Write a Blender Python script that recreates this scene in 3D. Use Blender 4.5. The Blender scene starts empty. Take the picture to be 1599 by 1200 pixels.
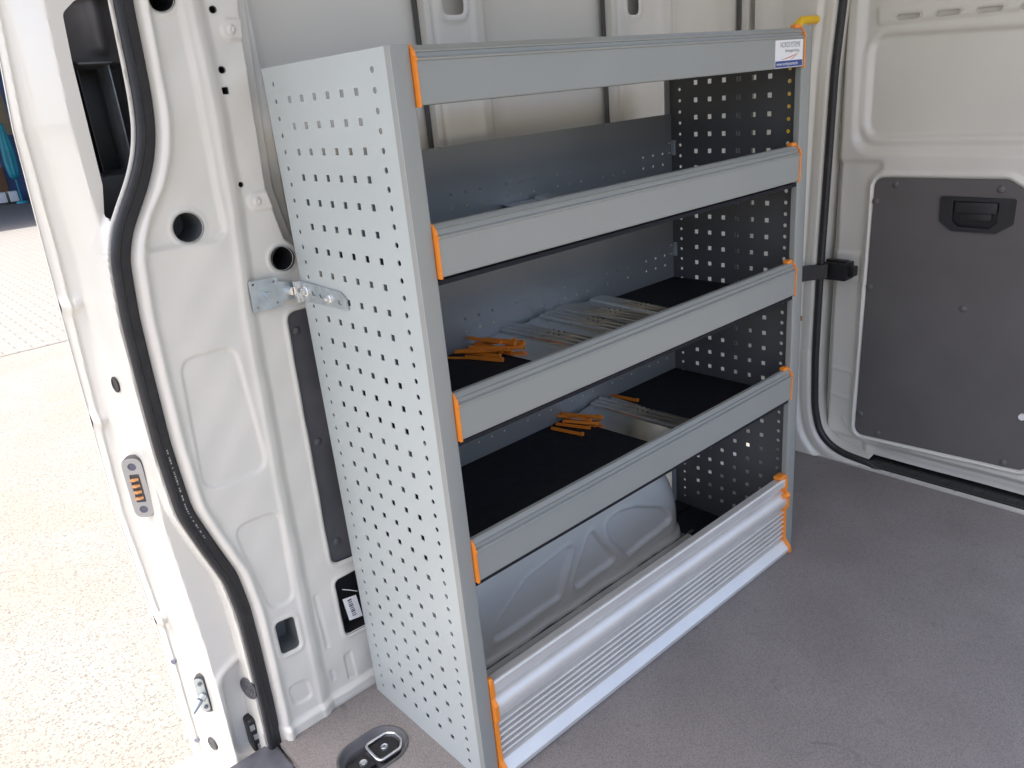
import bpy, bmesh, math, random
import numpy as np
from mathutils import Vector, Matrix
random.seed(7)
SC = bpy.context.scene
COL = SC.collection

# ------------------------------------------------------------------ camera
cam = bpy.data.cameras.new('camera')
cam.sensor_width = 36.0
cam.lens = 27.62
cam.clip_start = 0.02
cam.clip_end = 400.0
camo = bpy.data.objects.new('camera', cam)
COL.objects.link(camo)
RX = (0.740018620, -0.666663451, -0.089063377)
DN = (-0.297247998, -0.205383992, -0.932448950)
FW = (0.603337443, 0.716503495, -0.350152355)
camo.matrix_world = Matrix(((RX[0], -DN[0], -FW[0], -0.5901),
                            (RX[1], -DN[1], -FW[1], -0.8719),
                            (RX[2], -DN[2], -FW[2], 1.1391),
                            (0, 0, 0, 1)))
SC.camera = camo

# ------------------------------------------------------------------ sky, sun, exposure
SUN_EL, SUN_AZ = math.radians(70), math.radians(172)   # azimuth of the direction towards the sun, from +X
world = bpy.data.worlds.new('World')
SC.world = world
world.use_nodes = True
wn = world.node_tree.nodes
wl = world.node_tree.links
sky = wn.new('ShaderNodeTexSky')
sky.sky_type = 'NISHITA'
sky.sun_disc = False
sky.sun_elevation = SUN_EL
sky.air_density = 0.7
sky.dust_density = 5.0
sky.ozone_density = 0.9
sky.sun_rotation = math.radians(90) - SUN_AZ
bg = wn['Background']
bg.inputs['Strength'].default_value = 0.14
wl.new(sky.outputs['Color'], bg.inputs['Color'])
sl = bpy.data.lights.new('sun', 'SUN')
sl.energy = 3.2
sl.angle = math.radians(0.5)
sl.color = (1.0, 0.95, 0.87)
slo = bpy.data.objects.new('sun', sl)
COL.objects.link(slo)
sd = Vector((math.cos(SUN_EL) * math.cos(SUN_AZ), math.cos(SUN_EL) * math.sin(SUN_AZ), math.sin(SUN_EL)))
slo.rotation_euler = (-sd).to_track_quat('-Z', 'Y').to_euler()
SC.view_settings.view_transform = 'Standard'
SC.view_settings.look = 'None'
SC.view_settings.exposure = 1.86
SC.view_settings.gamma = 1.0
SC.view_settings.use_curve_mapping = False

# ------------------------------------------------------------------ materials
MAT = {}


def mat(name, col, rough=0.5, metal=0.0, coat=0.0, var=0.0, vscale=8.0, bump=0.0, bscale=200.0, spec=0.5,
        rvar=0.0, detail=4.0, bdist=0.001):
    m = bpy.data.materials.new(name)
    m.use_nodes = True
    nt = m.node_tree
    b = nt.nodes['Principled BSDF']
    b.inputs['Base Color'].default_value = (*col, 1)
    b.inputs['Roughness'].default_value = rough
    b.inputs['Metallic'].default_value = metal
    b.inputs['Coat Weight'].default_value = coat
    b.inputs['Coat Roughness'].default_value = 0.08
    b.inputs['Specular IOR Level'].default_value = spec
    tc = nt.nodes.new('ShaderNodeTexCoord')
    if var > 0 or rvar > 0:
        n = nt.nodes.new('ShaderNodeTexNoise')
        n.inputs['Scale'].default_value = vscale
        n.inputs['Detail'].default_value = detail
        nt.links.new(tc.outputs['Object'], n.inputs['Vector'])
        if var > 0:
            r = nt.nodes.new('ShaderNodeValToRGB')
            r.color_ramp.elements[0].position = 0.3
            r.color_ramp.elements[1].position = 0.7
            r.color_ramp.elements[0].color = (*[c * (1 - var) for c in col], 1)
            r.color_ramp.elements[1].color = (*[min(1, c * (1 + var)) for c in col], 1)
            nt.links.new(n.outputs['Fac'], r.inputs['Fac'])
            nt.links.new(r.outputs['Color'], b.inputs['Base Color'])
        if rvar > 0:
            mr = nt.nodes.new('ShaderNodeMapRange')
            mr.inputs['To Min'].default_value = max(0.02, rough - rvar)
            mr.inputs['To Max'].default_value = min(1, rough + rvar)
            nt.links.new(n.outputs['Fac'], mr.inputs['Value'])
            nt.links.new(mr.outputs['Result'], b.inputs['Roughness'])
    if bump > 0:
        n2 = nt.nodes.new('ShaderNodeTexNoise')
        n2.inputs['Scale'].default_value = bscale
        n2.inputs['Detail'].default_value = 3
        nt.links.new(tc.outputs['Object'], n2.inputs['Vector'])
        bp = nt.nodes.new('ShaderNodeBump')
        bp.inputs['Strength'].default_value = bump
        bp.inputs['Distance'].default_value = bdist
        nt.links.new(n2.outputs['Fac'], bp.inputs['Height'])
        nt.links.new(bp.outputs['Normal'], b.inputs['Normal'])
    MAT[name] = m
    return m


mat('van_paint', (0.70, 0.677, 0.608), 0.38, coat=0.5, var=0.025, vscale=3, bump=0.04, bscale=60, rvar=0.05)
mat('rack_paint', (0.46, 0.50, 0.488), 0.42, metal=0.15, var=0.03, vscale=5, bump=0.05, bscale=500, rvar=0.06)
mat('tray_paint', (0.285, 0.282, 0.262), 0.40, metal=0.2, var=0.04, vscale=5, rvar=0.06)
mat('rack_paint_shaded', (0.125, 0.127, 0.127), 0.36, metal=0.2, var=0.04, vscale=5, rvar=0.06)  # rack paint darkened: shade inside the rack put into the colour
mat('rail_paint', (0.29, 0.303, 0.282), 0.40, metal=0.12, var=0.03, vscale=6, bump=0.03, bscale=300, rvar=0.05)
mat('alu', (0.74, 0.725, 0.68), 0.36, metal=0.45, var=0.05, vscale=14, rvar=0.1)
mat('alu_bright', (0.88, 0.88, 0.87), 0.17, metal=1.0, var=0.06, vscale=20, rvar=0.1)
mat('zinc', (0.50, 0.55, 0.57), 0.38, metal=0.8, var=0.12, vscale=60, rvar=0.12)
mat('chrome', (0.8, 0.8, 0.79), 0.18, metal=1.0, rvar=0.08, vscale=40)
mat('orange_plastic', (0.85, 0.26, 0.025), 0.42, var=0.05, vscale=30)
mat('yellow_plastic', (0.85, 0.52, 0.02), 0.4, var=0.04, vscale=20)
mat('rubber', (0.022, 0.022, 0.024), 0.45, var=0.2, vscale=60, bump=0.1, bscale=400)
mat('mat_black', (0.013, 0.013, 0.017), 0.75, var=0.25, vscale=60, bump=0.3, bscale=700, spec=0.3)
mat('charcoal_plastic', (0.085, 0.085, 0.09), 0.5, var=0.08, vscale=30, bump=0.15, bscale=900)
mat('bezel_plastic', (0.022, 0.022, 0.024), 0.45, var=0.08, vscale=30, bump=0.1, bscale=900)
mat('black_plastic', (0.014, 0.014, 0.015), 0.42, var=0.1, vscale=30)
mat('trim_board', (0.12, 0.112, 0.107), 0.55, var=0.08, vscale=6, bump=0.25, bscale=700)
mat('dark_cavity', (0.03, 0.028, 0.03), 0.8)
mat('grey_cavity', (0.16, 0.17, 0.17), 0.7)
mat('copper', (0.85, 0.45, 0.2), 0.3, metal=0.9)
mat('contact_body', (0.40, 0.385, 0.36), 0.5, var=0.05, vscale=80)
mat('white_label', (0.8, 0.8, 0.78), 0.5)
mat('label_ink', (0.03, 0.03, 0.035), 0.6)
mat('label_blue', (0.02, 0.05, 0.24), 0.4)
mat('label_red', (0.55, 0.12, 0.05), 0.5)
mat('label_grey', (0.12, 0.12, 0.16), 0.5)
mat('tape', (0.38, 0.22, 0.1), 0.6)
mat('sealant', (0.10, 0.098, 0.095), 0.8)
mat('shed_blue', (0.05, 0.09, 0.22), 0.5, var=0.2, vscale=1.5)
mat('teal', (0.02, 0.32, 0.42), 0.5, var=0.15, vscale=3)
mat('cream_wall', (0.55, 0.48, 0.33), 0.8, var=0.15, vscale=1)
mat('film', (0.10, 0.105, 0.125), 0.3, var=0.25, vscale=20, bump=0.3, bscale=40, bdist=0.004)
mat('brown_box', (0.25, 0.13, 0.07), 0.8, var=0.1, vscale=2)

# paint colour and finish variants that need their own node graphs


def floor_material():
    m = bpy.data.materials.new('floor_vinyl')
    m.use_nodes = True
    nt = m.node_tree
    N, L = nt.nodes, nt.links
    b = N['Principled BSDF']
    tc = N.new('ShaderNodeTexCoord')
    # woven grain
    mp = N.new('ShaderNodeMapping')
    mp.inputs['Rotation'].default_value = (0, 0, math.radians(38))
    L.new(tc.outputs['Object'], mp.inputs['Vector'])
    v = N.new('ShaderNodeTexVoronoi')
    v.inputs['Scale'].default_value = 330
    v.inputs['Randomness'].default_value = 0.55
    L.new(mp.outputs['Vector'], v.inputs['Vector'])
    big = N.new('ShaderNodeTexNoise')
    big.inputs['Scale'].default_value = 4.5
    big.inputs['Detail'].default_value = 6
    L.new(tc.outputs['Object'], big.inputs['Vector'])
    r1 = N.new('ShaderNodeValToRGB')
    r1.color_ramp.elements[0].position = 0.3
    r1.color_ramp.elements[1].position = 0.72
    r1.color_ramp.elements[0].color = (0.20, 0.182, 0.175, 1)
    r1.color_ramp.elements[1].color = (0.243, 0.223, 0.215, 1)
    L.new(big.outputs['Fac'], r1.inputs['Fac'])
    r2 = N.new('ShaderNodeValToRGB')
    r2.color_ramp.elements[0].position = 0.0
    r2.color_ramp.elements[1].position = 0.9
    r2.color_ramp.elements[0].color = (1.45, 1.45, 1.45, 1)
    r2.color_ramp.elements[1].color = (0.55, 0.55, 0.55, 1)
    L.new(v.outputs['Distance'], r2.inputs['Fac'])
    mx = N.new('ShaderNodeMix')
    mx.data_type = 'RGBA'
    mx.blend_type = 'MULTIPLY'
    mx.inputs[0].default_value = 0.75
    L.new(r1.outputs['Color'], mx.inputs[6])
    L.new(r2.outputs['Color'], mx.inputs[7])
    # dark scuffs
    sc = N.new('ShaderNodeTexNoise')
    sc.inputs['Scale'].default_value = 9
    sc.inputs['Detail'].default_value = 9
    sc.inputs['Distortion'].default_value = 1.6
    L.new(tc.outputs['Object'], sc.inputs['Vector'])
    r3 = N.new('ShaderNodeValToRGB')
    r3.color_ramp.elements[0].position = 0.66
    r3.color_ramp.elements[1].position = 0.74
    r3.color_ramp.elements[0].color = (0, 0, 0, 1)
    r3.color_ramp.elements[1].color = (0.35, 0.35, 0.35, 1)
    L.new(sc.outputs['Fac'], r3.inputs['Fac'])
    mx2 = N.new('ShaderNodeMix')
    mx2.data_type = 'RGBA'
    L.new(r3.outputs['Color'], mx2.inputs[0])
    L.new(mx.outputs[2], mx2.inputs[6])
    mx2.inputs[7].default_value = (0.06, 0.052, 0.052, 1)
    L.new(mx2.outputs[2], b.inputs['Base Color'])
    b.inputs['Roughness'].default_value = 0.55
    bp = N.new('ShaderNodeBump')
    bp.inputs['Strength'].default_value = 0.35
    bp.inputs['Distance'].default_value = 0.0008
    bp.invert = True
    L.new(v.outputs['Distance'], bp.inputs['Height'])
    L.new(bp.outputs['Normal'], b.inputs['Normal'])
    MAT['floor_vinyl'] = m


def ground_material():
    m = bpy.data.materials.new('pale_concrete')
    m.use_nodes = True
    nt = m.node_tree
    N, L = nt.nodes, nt.links
    b = N['Principled BSDF']
    tc = N.new('ShaderNodeTexCoord')
    n1 = N.new('ShaderNodeTexNoise')
    n1.inputs['Scale'].default_value = 120
    n1.inputs['Detail'].default_value = 5
    n1.inputs['Roughness'].default_value = 0.7
    L.new(tc.outputs['Object'], n1.inputs['Vector'])
    r1 = N.new('ShaderNodeValToRGB')
    r1.color_ramp.elements[0].position = 0.36
    r1.color_ramp.elements[1].position = 0.5
    r1.color_ramp.elements[0].color = (0.075, 0.068, 0.06, 1)
    r1.color_ramp.elements[1].color = (0.175, 0.170, 0.159, 1)
    L.new(n1.outputs['Fac'], r1.inputs['Fac'])
    n2 = N.new('ShaderNodeTexNoise')
    n2.inputs['Scale'].default_value = 1.7
    n2.inputs['Detail'].default_value = 4
    L.new(tc.outputs['Object'], n2.inputs['Vector'])
    r2 = N.new('ShaderNodeValToRGB')
    r2.color_ramp.elements[0].position = 0.35
    r2.color_ramp.elements[1].position = 0.65
    r2.color_ramp.elements[0].color = (1.0, 0.95, 0.88, 1)
    r2.color_ramp.elements[1].color = (1, 1, 1, 1)
    L.new(n2.outputs['Fac'], r2.inputs['Fac'])
    mx = N.new('ShaderNodeMix')
    mx.data_type = 'RGBA'
    mx.blend_type = 'MULTIPLY'
    mx.inputs[0].default_value = 1.0
    L.new(r1.outputs['Color'], mx.inputs[6])
    L.new(r2.outputs['Color'], mx.inputs[7])
    L.new(mx.outputs[2], b.inputs['Base Color'])
    b.inputs['Roughness'].default_value = 0.9
    bp = N.new('ShaderNodeBump')
    bp.inputs['Strength'].default_value = 0.5
    bp.inputs['Distance'].default_value = 0.004
    L.new(n1.outputs['Fac'], bp.inputs['Height'])
    L.new(bp.outputs['Normal'], b.inputs['Normal'])
    MAT['pale_concrete'] = m


def paver_material():
    m = bpy.data.materials.new('pavers')
    m.use_nodes = True
    nt = m.node_tree
    N, L = nt.nodes, nt.links
    b = N['Principled BSDF']
    tc = N.new('ShaderNodeTexCoord')
    br = N.new('ShaderNodeTexBrick')
    br.inputs['Scale'].default_value = 2.2
    br.inputs['Color1'].default_value = (0.165, 0.158, 0.147, 1)
    br.inputs['Color2'].default_value = (0.15, 0.145, 0.135, 1)
    br.inputs['Mortar'].default_value = (0.11, 0.105, 0.096, 1)
    br.inputs['Mortar Size'].default_value = 0.02
    L.new(tc.outputs['Object'], br.inputs['Vector'])
    L.new(br.outputs['Color'], b.inputs['Base Color'])
    b.inputs['Roughness'].default_value = 0.9
    MAT['pavers'] = m


floor_material()
ground_material()
paver_material()

# ------------------------------------------------------------------ helpers


def link(o, parent=None):
    COL.objects.link(o)
    if parent is not None:
        o.parent = parent
    return o


def tag(o, label=None, cat=None, group=None, kind=None):
    if label:
        o['label'] = label
    if cat:
        o['category'] = cat
    if group:
        o['group'] = group
    if kind:
        o['kind'] = kind
    return o


def empty(name, loc=(0, 0, 0)):
    o = bpy.data.objects.new(name, None)
    o.location = loc
    o.empty_display_size = 0.05
    COL.objects.link(o)
    return o


def smooth_mesh(me, angle=40):
    me.polygons.foreach_set('use_smooth', [True] * len(me.polygons))
    if angle is not None:
        try:
            me.set_sharp_from_angle(angle=math.radians(angle))
        except Exception:
            pass


def mesh(name, verts, faces, m, parent=None, smooth=None, loc=None):
    me = bpy.data.meshes.new(name)
    me.from_pydata([tuple(map(float, v)) for v in verts], [], [tuple(f) for f in faces])
    me.update()
    me.materials.append(MAT[m])
    if smooth is not None:
        smooth_mesh(me, smooth)
    o = bpy.data.objects.new(name, me)
    if loc is not None:
        o.location = loc
    return link(o, parent)


def bmo(name, bm, m, parent=None, smooth=None, loc=None):
    me = bpy.data.meshes.new(name)
    bmesh.ops.recalc_face_normals(bm, faces=bm.faces)
    bm.to_mesh(me)
    bm.free()
    me.materials.append(MAT[m])
    if smooth is not None:
        smooth_mesh(me, smooth)
    o = bpy.data.objects.new(name, me)
    if loc is not None:
        o.location = loc
    return link(o, parent)


def bm_box(bm, lo, hi, bev=0.0, seg=2):
    vs = [bm.verts.new((x, y, z)) for x in (lo[0], hi[0]) for y in (lo[1], hi[1]) for z in (lo[2], hi[2])]
    q = [(0, 1, 3, 2), (4, 6, 7, 5), (0, 4, 5, 1), (2, 3, 7, 6), (0, 2, 6, 4), (1, 5, 7, 3)]
    fs = [bm.faces.new([vs[i] for i in f]) for f in q]
    if bev > 0:
        es = list({e for f in fs for e in f.edges})
        bmesh.ops.bevel(bm, geom=es, offset=bev, segments=seg, affect='EDGES', profile=0.6)
    return bm


def box(name, lo, hi, m, parent=None, bev=0.001, seg=2):
    bm = bmesh.new()
    bm_box(bm, lo, hi, bev, seg)
    return bmo(name, bm, m, parent, 40)


def frame_from(d):
    d = Vector(d).normalized()
    a = Vector((0, 0, 1)) if abs(d.z) < 0.9 else Vector((1, 0, 0))
    u = d.cross(a).normalized()
    return u, d.cross(u).normalized()


def bm_cyl(bm, p0, p1, r0, r1=None, n=20, cap=True):
    if r1 is None:
        r1 = r0
    p0, p1 = Vector(p0), Vector(p1)
    u, w = frame_from(p1 - p0)
    A, B = [], []
    for i in range(n):
        a = 2 * math.pi * i / n
        d = u * math.cos(a) + w * math.sin(a)
        A.append(bm.verts.new(p0 + d * r0))
        B.append(bm.verts.new(p1 + d * r1))
    for i in range(n):
        j = (i + 1) % n
        bm.faces.new((A[i], A[j], B[j], B[i]))
    if cap:
        bm.faces.new(A[::-1])
        bm.faces.new(B)
    return bm


def bm_tube(bm, pts, r, n=12, closed=False):
    pts = [Vector(p) for p in pts]
    rings = []
    N = len(pts)
    up = None
    for i, p in enumerate(pts):
        if closed:
            d = pts[(i + 1) % N] - pts[i - 1]
        else:
            d = pts[min(i + 1, N - 1)] - pts[max(i - 1, 0)]
        d.normalize()
        if up is None:
            u, w = frame_from(d)
        else:
            u = (up - d * up.dot(d)).normalized()
            w = d.cross(u)
        up = u
        rings.append([bm.verts.new(p + (u * math.cos(2 * math.pi * k / n) + w * math.sin(2 * math.pi * k / n)) * r)
                      for k in range(n)])
    for i in range(N if closed else N - 1):
        A, B = rings[i], rings[(i + 1) % N]
        for k in range(n):
            j = (k + 1) % n
            bm.faces.new((A[k], A[j], B[j], B[k]))
    if not closed:
        bm.faces.new(rings[0][::-1])
        bm.faces.new(rings[-1])
    return bm


def bm_dome(bm, c, axis, r, h, n=16, rings=4):
    """shallow domed rivet / screw head rising along axis"""
    c = Vector(c)
    ax = Vector(axis).normalized()
    u, w = frame_from(ax)
    prev = None
    for k in range(rings + 1):
        t = k / rings
        rr = r * math.cos(t * math.pi / 2)
        hh = h * math.sin(t * math.pi / 2)
        if k == rings:
            top = bm.verts.new(c + ax * h)
            for i in range(n):
                bm.faces.new((prev[i], prev[(i + 1) % n], top))
            break
        cur = [bm.verts.new(c + ax * hh + (u * math.cos(2 * math.pi * i / n) + w * math.sin(2 * math.pi * i / n)) * rr)
               for i in range(n)]
        if prev:
            for i in range(n):
                j = (i + 1) % n
                bm.faces.new((prev[i], prev[j], cur[j], cur[i]))
        prev = cur
    return bm


def round_poly(pts, r, seg=6):
    """round the corners of a closed polygon"""
    out = []
    n = len(pts)
    for i in range(n):
        p = Vector(pts[i]).to_2d()
        a = Vector(pts[i - 1]).to_2d()
        b = Vector(pts[(i + 1) % n]).to_2d()
        da, db = (a - p), (b - p)
        la, lb = da.length, db.length
        da.normalize()
        db.normalize()
        ang = da.angle(db)
        if ang > math.radians(172):
            out.append((p.x, p.y))
            continue
        d = min(r / math.tan(ang / 2), la * 0.48, lb * 0.48)
        p0, p1 = p + da * d, p + db * d
        for k in range(seg + 1):
            t = k / seg
            q = p0 * (1 - t) ** 2 + p * 2 * t * (1 - t) + p1 * t ** 2
            out.append((q.x, q.y))
    return out


def sdf_poly(pts, X, Z):
    """signed distance (negative inside) from grid points to a closed polygon"""
    P = np.array(pts, float)
    d = np.full(X.shape, 1e9)
    s = np.ones(X.shape)
    n = len(P)
    for i in range(n):
        a, b = P[i], P[i - 1]
        ex, ez = b[0] - a[0], b[1] - a[1]
        wx, wz = X - a[0], Z - a[1]
        l2 = ex * ex + ez * ez
        if l2 < 1e-14:
            continue
        t = np.clip((wx * ex + wz * ez) / l2, 0, 1)
        bx, bz = wx - ex * t, wz - ez * t
        d = np.minimum(d, bx * bx + bz * bz)
        c1, c2, c3 = Z >= a[1], Z < b[1], ex * wz > ez * wx
        flip = (c1 & c2 & c3) | (~c1 & ~c2 & ~c3)
        s = np.where(flip, -s, s)
    return s * np.sqrt(d)


def sst(a, b, x):
    t = np.clip((x - a) / (b - a), 0, 1)
    return t * t * (3 - 2 * t)


def sheet(name, A, B, H, to3, holes, m, parent=None, flip=False, smooth=60):
    """stamped sheet: depth H on the grid A x B, true openings where a hole's distance is negative"""
    na, nb = len(A), len(B)
    GA, GB = np.meshgrid(A, B, indexing='ij')
    GA, GB = GA.copy(), GB.copy()
    res = A[1] - A[0]
    fm = np.ones((na - 1, nb - 1), bool)
    for hf in holes:
        ca = (GA[:-1, :-1] + GA[1:, 1:]) / 2
        cb = (GB[:-1, :-1] + GB[1:, 1:]) / 2
        fm &= hf(ca, cb) > 0
    # vertices that border a removed face slide onto the outline of the opening
    if holes:
        pad = np.zeros((na + 1, nb + 1), int)
        pad[1:-1, 1:-1] = fm
        cnt = pad[:-1, :-1] + pad[1:, :-1] + pad[:-1, 1:] + pad[1:, 1:]
        full = np.zeros((na + 1, nb + 1), int)
        full[1:-1, 1:-1] = 1
        tot = full[:-1, :-1] + full[1:, :-1] + full[:-1, 1:] + full[1:, 1:]
        edge = (cnt > 0) & (cnt < tot)
        e = res * 0.2
        for hf in holes:
            for _ in range(2):
                d = hf(GA, GB)
                gx = (hf(GA + e, GB) - hf(GA - e, GB)) / (2 * e)
                gz = (hf(GA, GB + e) - hf(GA, GB - e)) / (2 * e)
                k = edge & (np.abs(d) < res * 1.6)
                GA = np.where(k, GA - d * gx, GA)
                GB = np.where(k, GB - d * gz, GB)
    D = H(GA, GB)
    V = to3(GA.ravel(), GB.ravel(), D.ravel())
    idx = np.arange(na * nb).reshape(na, nb)
    F = np.stack([idx[:-1, :-1], idx[1:, :-1], idx[1:, 1:], idx[:-1, 1:]], -1)[fm]
    if flip:
        F = F[:, ::-1]
    me = bpy.data.meshes.new(name)
    me.vertices.add(len(V))
    me.vertices.foreach_set('co', V.astype(np.float32).ravel())
    me.loops.add(F.size)
    me.loops.foreach_set('vertex_index', F.astype(np.int32).ravel())
    me.polygons.add(len(F))
    me.polygons.foreach_set('loop_start', np.arange(0, F.size, 4, dtype=np.int32))
    me.update(calc_edges=True)
    me.validate()
    used = np.zeros(len(V), bool)
    used[F.ravel()] = True
    if not used.all():
        bm = bmesh.new()
        bm.from_mesh(me)
        bmesh.ops.delete(bm, geom=[v for v in bm.verts if not v.link_faces], context='VERTS')
        bm.to_mesh(me)
        bm.free()
    me.materials.append(MAT[m])
    smooth_mesh(me, smooth)
    o = bpy.data.objects.new(name, me)
    return link(o, parent)


def extrude_profile(name, prof, x0, x1, m, parent=None, smooth=30):
    """closed (y,z) profile swept along x"""
    n = len(prof)
    V = [(x0, y, z) for y, z in prof] + [(x1, y, z) for y, z in prof]
    F = [(i, (i + 1) % n, n + (i + 1) % n, n + i) for i in range(n)]
    bm = bmesh.new()
    vs = [bm.verts.new(v) for v in V]
    for f in F:
        bm.faces.new([vs[i] for i in f])
    a = bm.faces.new(vs[:n][::-1])
    b = bm.faces.new(vs[n:])
    bm.normal_update()
    bmesh.ops.triangulate(bm, faces=[a, b])
    return bmo(name, bm, m, parent, smooth)


def plate(name, poly, to3, thick, m, parent=None, bev=0.0, holes=()):
    """flat polygon with thickness; to3(u, v, d) maps outline and depth into space; holes are inner outlines"""
    bm = bmesh.new()
    loops = [list(poly)] + [list(h) for h in holes]
    edges = []
    for lp in loops:
        vs = [bm.verts.new(to3(u, v, 0)) for u, v in lp]
        for i in range(len(vs)):
            edges.append(bm.edges.new((vs[i], vs[(i + 1) % len(vs)])))
    if len(loops) == 1:
        f0 = bm.faces.new(bm.verts[:])
        bm.normal_update()
        bmesh.ops.triangulate(bm, faces=[f0])
    else:
        bmesh.ops.triangle_fill(bm, use_beauty=True, use_dissolve=False, edges=edges)
    bmesh.ops.recalc_face_normals(bm, faces=bm.faces)
    off = Vector(to3(0, 0, thick)) - Vector(to3(0, 0, 0))
    r = bmesh.ops.extrude_face_region(bm, geom=bm.faces[:])
    bmesh.ops.translate(bm, verts=[g for g in r['geom'] if isinstance(g, bmesh.types.BMVert)], vec=off)
    o = bmo(name, bm, m, parent, 35)
    if bev > 0:
        md = o.modifiers.new('edge', 'BEVEL')
        md.width = bev
        md.segments = 2
        md.limit_method = 'ANGLE'
        md.angle_limit = math.radians(50)
    return o


def text_mesh(name, body, size, m, parent, mw, align='LEFT', xscale=1.0):
    cu = bpy.data.curves.new(name, 'FONT')
    cu.body = body
    cu.size = size
    cu.align_x = align
    to = bpy.data.objects.new(name, cu)
    COL.objects.link(to)
    dg = bpy.context.evaluated_depsgraph_get()
    me = bpy.data.meshes.new_from_object(to.evaluated_get(dg))
    bpy.data.objects.remove(to)
    me.transform(Matrix.Diagonal((xscale, 1, 1, 1)))
    me.transform(mw)
    me.materials.clear()
    me.materials.append(MAT[m])
    o = bpy.data.objects.new(name, me)
    return link(o, parent)


YF = lambda u, v, d: (u, d, v)          # outline in x,z
XF = lambda u, v, d: (d, u, v)          # outline in y,z

# ================================================================== SETTING: ground outside
GZ = -0.63
g = mesh('ground', [(-60, -60, GZ), (60, -60, GZ), (60, 90, GZ), (-60, 90, GZ)], [(0, 1, 2, 3)], 'pale_concrete')
tag(g, 'pale speckled concrete yard in bright sun outside the van', kind='structure')
g = mesh('paved_yard', [(-20, 7.2, GZ + .004), (30, 6.7, GZ + .004), (30, 60, GZ + .004), (-20, 60, GZ + .004)],
         [(0, 1, 2, 3)], 'pavers')
tag(g, 'pale block paving farther out in the yard', kind='structure')

# ================================================================== SETTING: van floor
FX0, FX1 = -0.212, 1.503
stad = [(-0.098 + (0.0205 if math.cos(a) > 0 else -0.0205) + 0.047 * math.cos(a), 0.219 + 0.047 * math.sin(a))
        for a in [math.pi * 2 * (k + .5) / 40 for k in range(40)]]


def floor_poly():
    fl = [(FX0, 0.27), (FX0, 0.372), (FX1, 0.372), (FX1, -1.32), (-1.7, -1.32), (-1.7, 0.2), (-0.29, 0.2)]
    return plate('van_floor', fl, lambda u, v, d: (u, v, -d), 0.012, 'floor_vinyl', None, 0,
                 holes=[[(x, y) for x, y in stad]])


vf = floor_poly()
tag(vf, 'grey brown textured vinyl floor of the van', kind='structure')

# sliding door sill at the lower left
st = box('door_sill', (-0.75, 0.40, -0.25), (-0.24, 0.585, -0.085), 'van_paint', None, 0.02, 3)
tag(st, 'white sill of the open sliding door', kind='structure')
sil = box('sill_edge_trim', (-0.33, 0.203, -0.06), (-0.2135, 0.405, -0.012), 'film', st, 0.006, 3)

# ================================================================== SETTING: door pillar (left of the rack)
SEAL = [(-0.165, 1.55), (-0.167, 1.337), (-0.170, 1.305), (-0.173, 1.221), (-0.175, 1.178), (-0.180, 1.134), (-0.190, 1.098),
        (-0.206, 1.063), (-0.227, 1.029), (-0.248, 0.995), (-0.262, 0.955), (-0.270, 0.863), (-0.272, 0.758),
        (-0.273, 0.648), (-0.267, 0.528), (-0.246, 0.454), (-0.221, 0.375), (-0.213, 0.302), (-0.212, 0.231),
        (-0.213, 0.082), (-0.217, -0.059), (-0.219, -0.12)]
_z = np.array([p[1] for p in SEAL])[::-1]
_x = np.array([p[0] for p in SEAL])[::-1]
_zz = np.linspace(-0.12, 1.55, 700)
_xx = np.interp(_zz, _z, _x)
ker = np.hanning(27)
ker /= ker.sum()
_xx = np.convolve(np.pad(_xx, 13, mode='edge'), ker, mode='valid')
_sl = np.gradient(_xx, _zz)


def xs(z):
    return np.interp(z, _zz, _xx)


def perp(x, z):
    return (x - xs(z)) / np.sqrt(1 + np.interp(z, _zz, _sl) ** 2)


BEND = ((-0.02, -0.107), (0.163, -0.106), (0.511, -0.101), (0.831, -0.092), (0.997, -0.077), (1.169, -0.072), (1.302, -0.073), (1.6, -0.073))
bz = np.array([b[0] for b in BEND])
bxv = np.array([b[1] for b in BEND])
REC_UP = round_poly([(-0.143, 1.60), (-0.146, 1.302), (-0.150, 1.21), (-0.150, 1.148), (-0.162, 1.095), (-0.183, 1.052),
                     (-0.212, 1.015), (-0.232, 0.966), (-0.222, 0.955), (-0.118, 0.952), (-0.096, 0.965), (-0.096, 1.02), (-0.093, 1.125),
                     (-0.091, 1.216), (-0.090, 1.302), (-0.090, 1.60)], 0.02)
EMB1 = round_poly([(-0.222, 0.789), (-0.124, 0.789), (-0.112, 0.548), (-0.235, 0.553)], 0.032)
EMB2 = round_poly([(-0.206, 0.477), (-0.109, 0.472), (-0.118, 0.274), (-0.172, 0.278)], 0.03)
EMB3 = round_poly([(-0.176, 0.109), (-0.128, 0.104), (-0.124, 0.048), (-0.170, 0.054)], 0.02)
SQH = round_poly([(-0.168, 0.250), (-0.130, 0.246), (-0.130, 0.177), (-0.168, 0.180)], 0.009)
STRIPH = round_poly([(-0.022, 0.812), (0.03, 0.812), (0.03, 0.300), (-0.030, 0.305)], 0.018)
TAGH = round_poly([(-0.032, 0.268), (0.03, 0.268), (0.03, 0.136), (-0.030, 0.138)], 0.012)
LONG1 = round_poly([(-0.083, 0.262), (-0.070, 0.262), (-0.066, 0.130), (-0.079, 0.130)], 0.006)
LONG2 = round_poly([(-0.046, 0.098), (-0.024, 0.098), (-0.022, 0.030), (-0.046, 0.034)], 0.006)
LONG3 = round_poly([(-0.082, 0.082), (-0.070, 0.082), (-0.068, 0.052), (-0.080, 0.052)], 0.005)
POCK = round_poly([(-0.247, 1.228), (-0.243, 1.292), (-0.222, 1.309), (-0.150, 1.309), (-0.150, 1.0), (-0.262, 1.0), (-0.250, 1.06)], 0.014)
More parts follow.
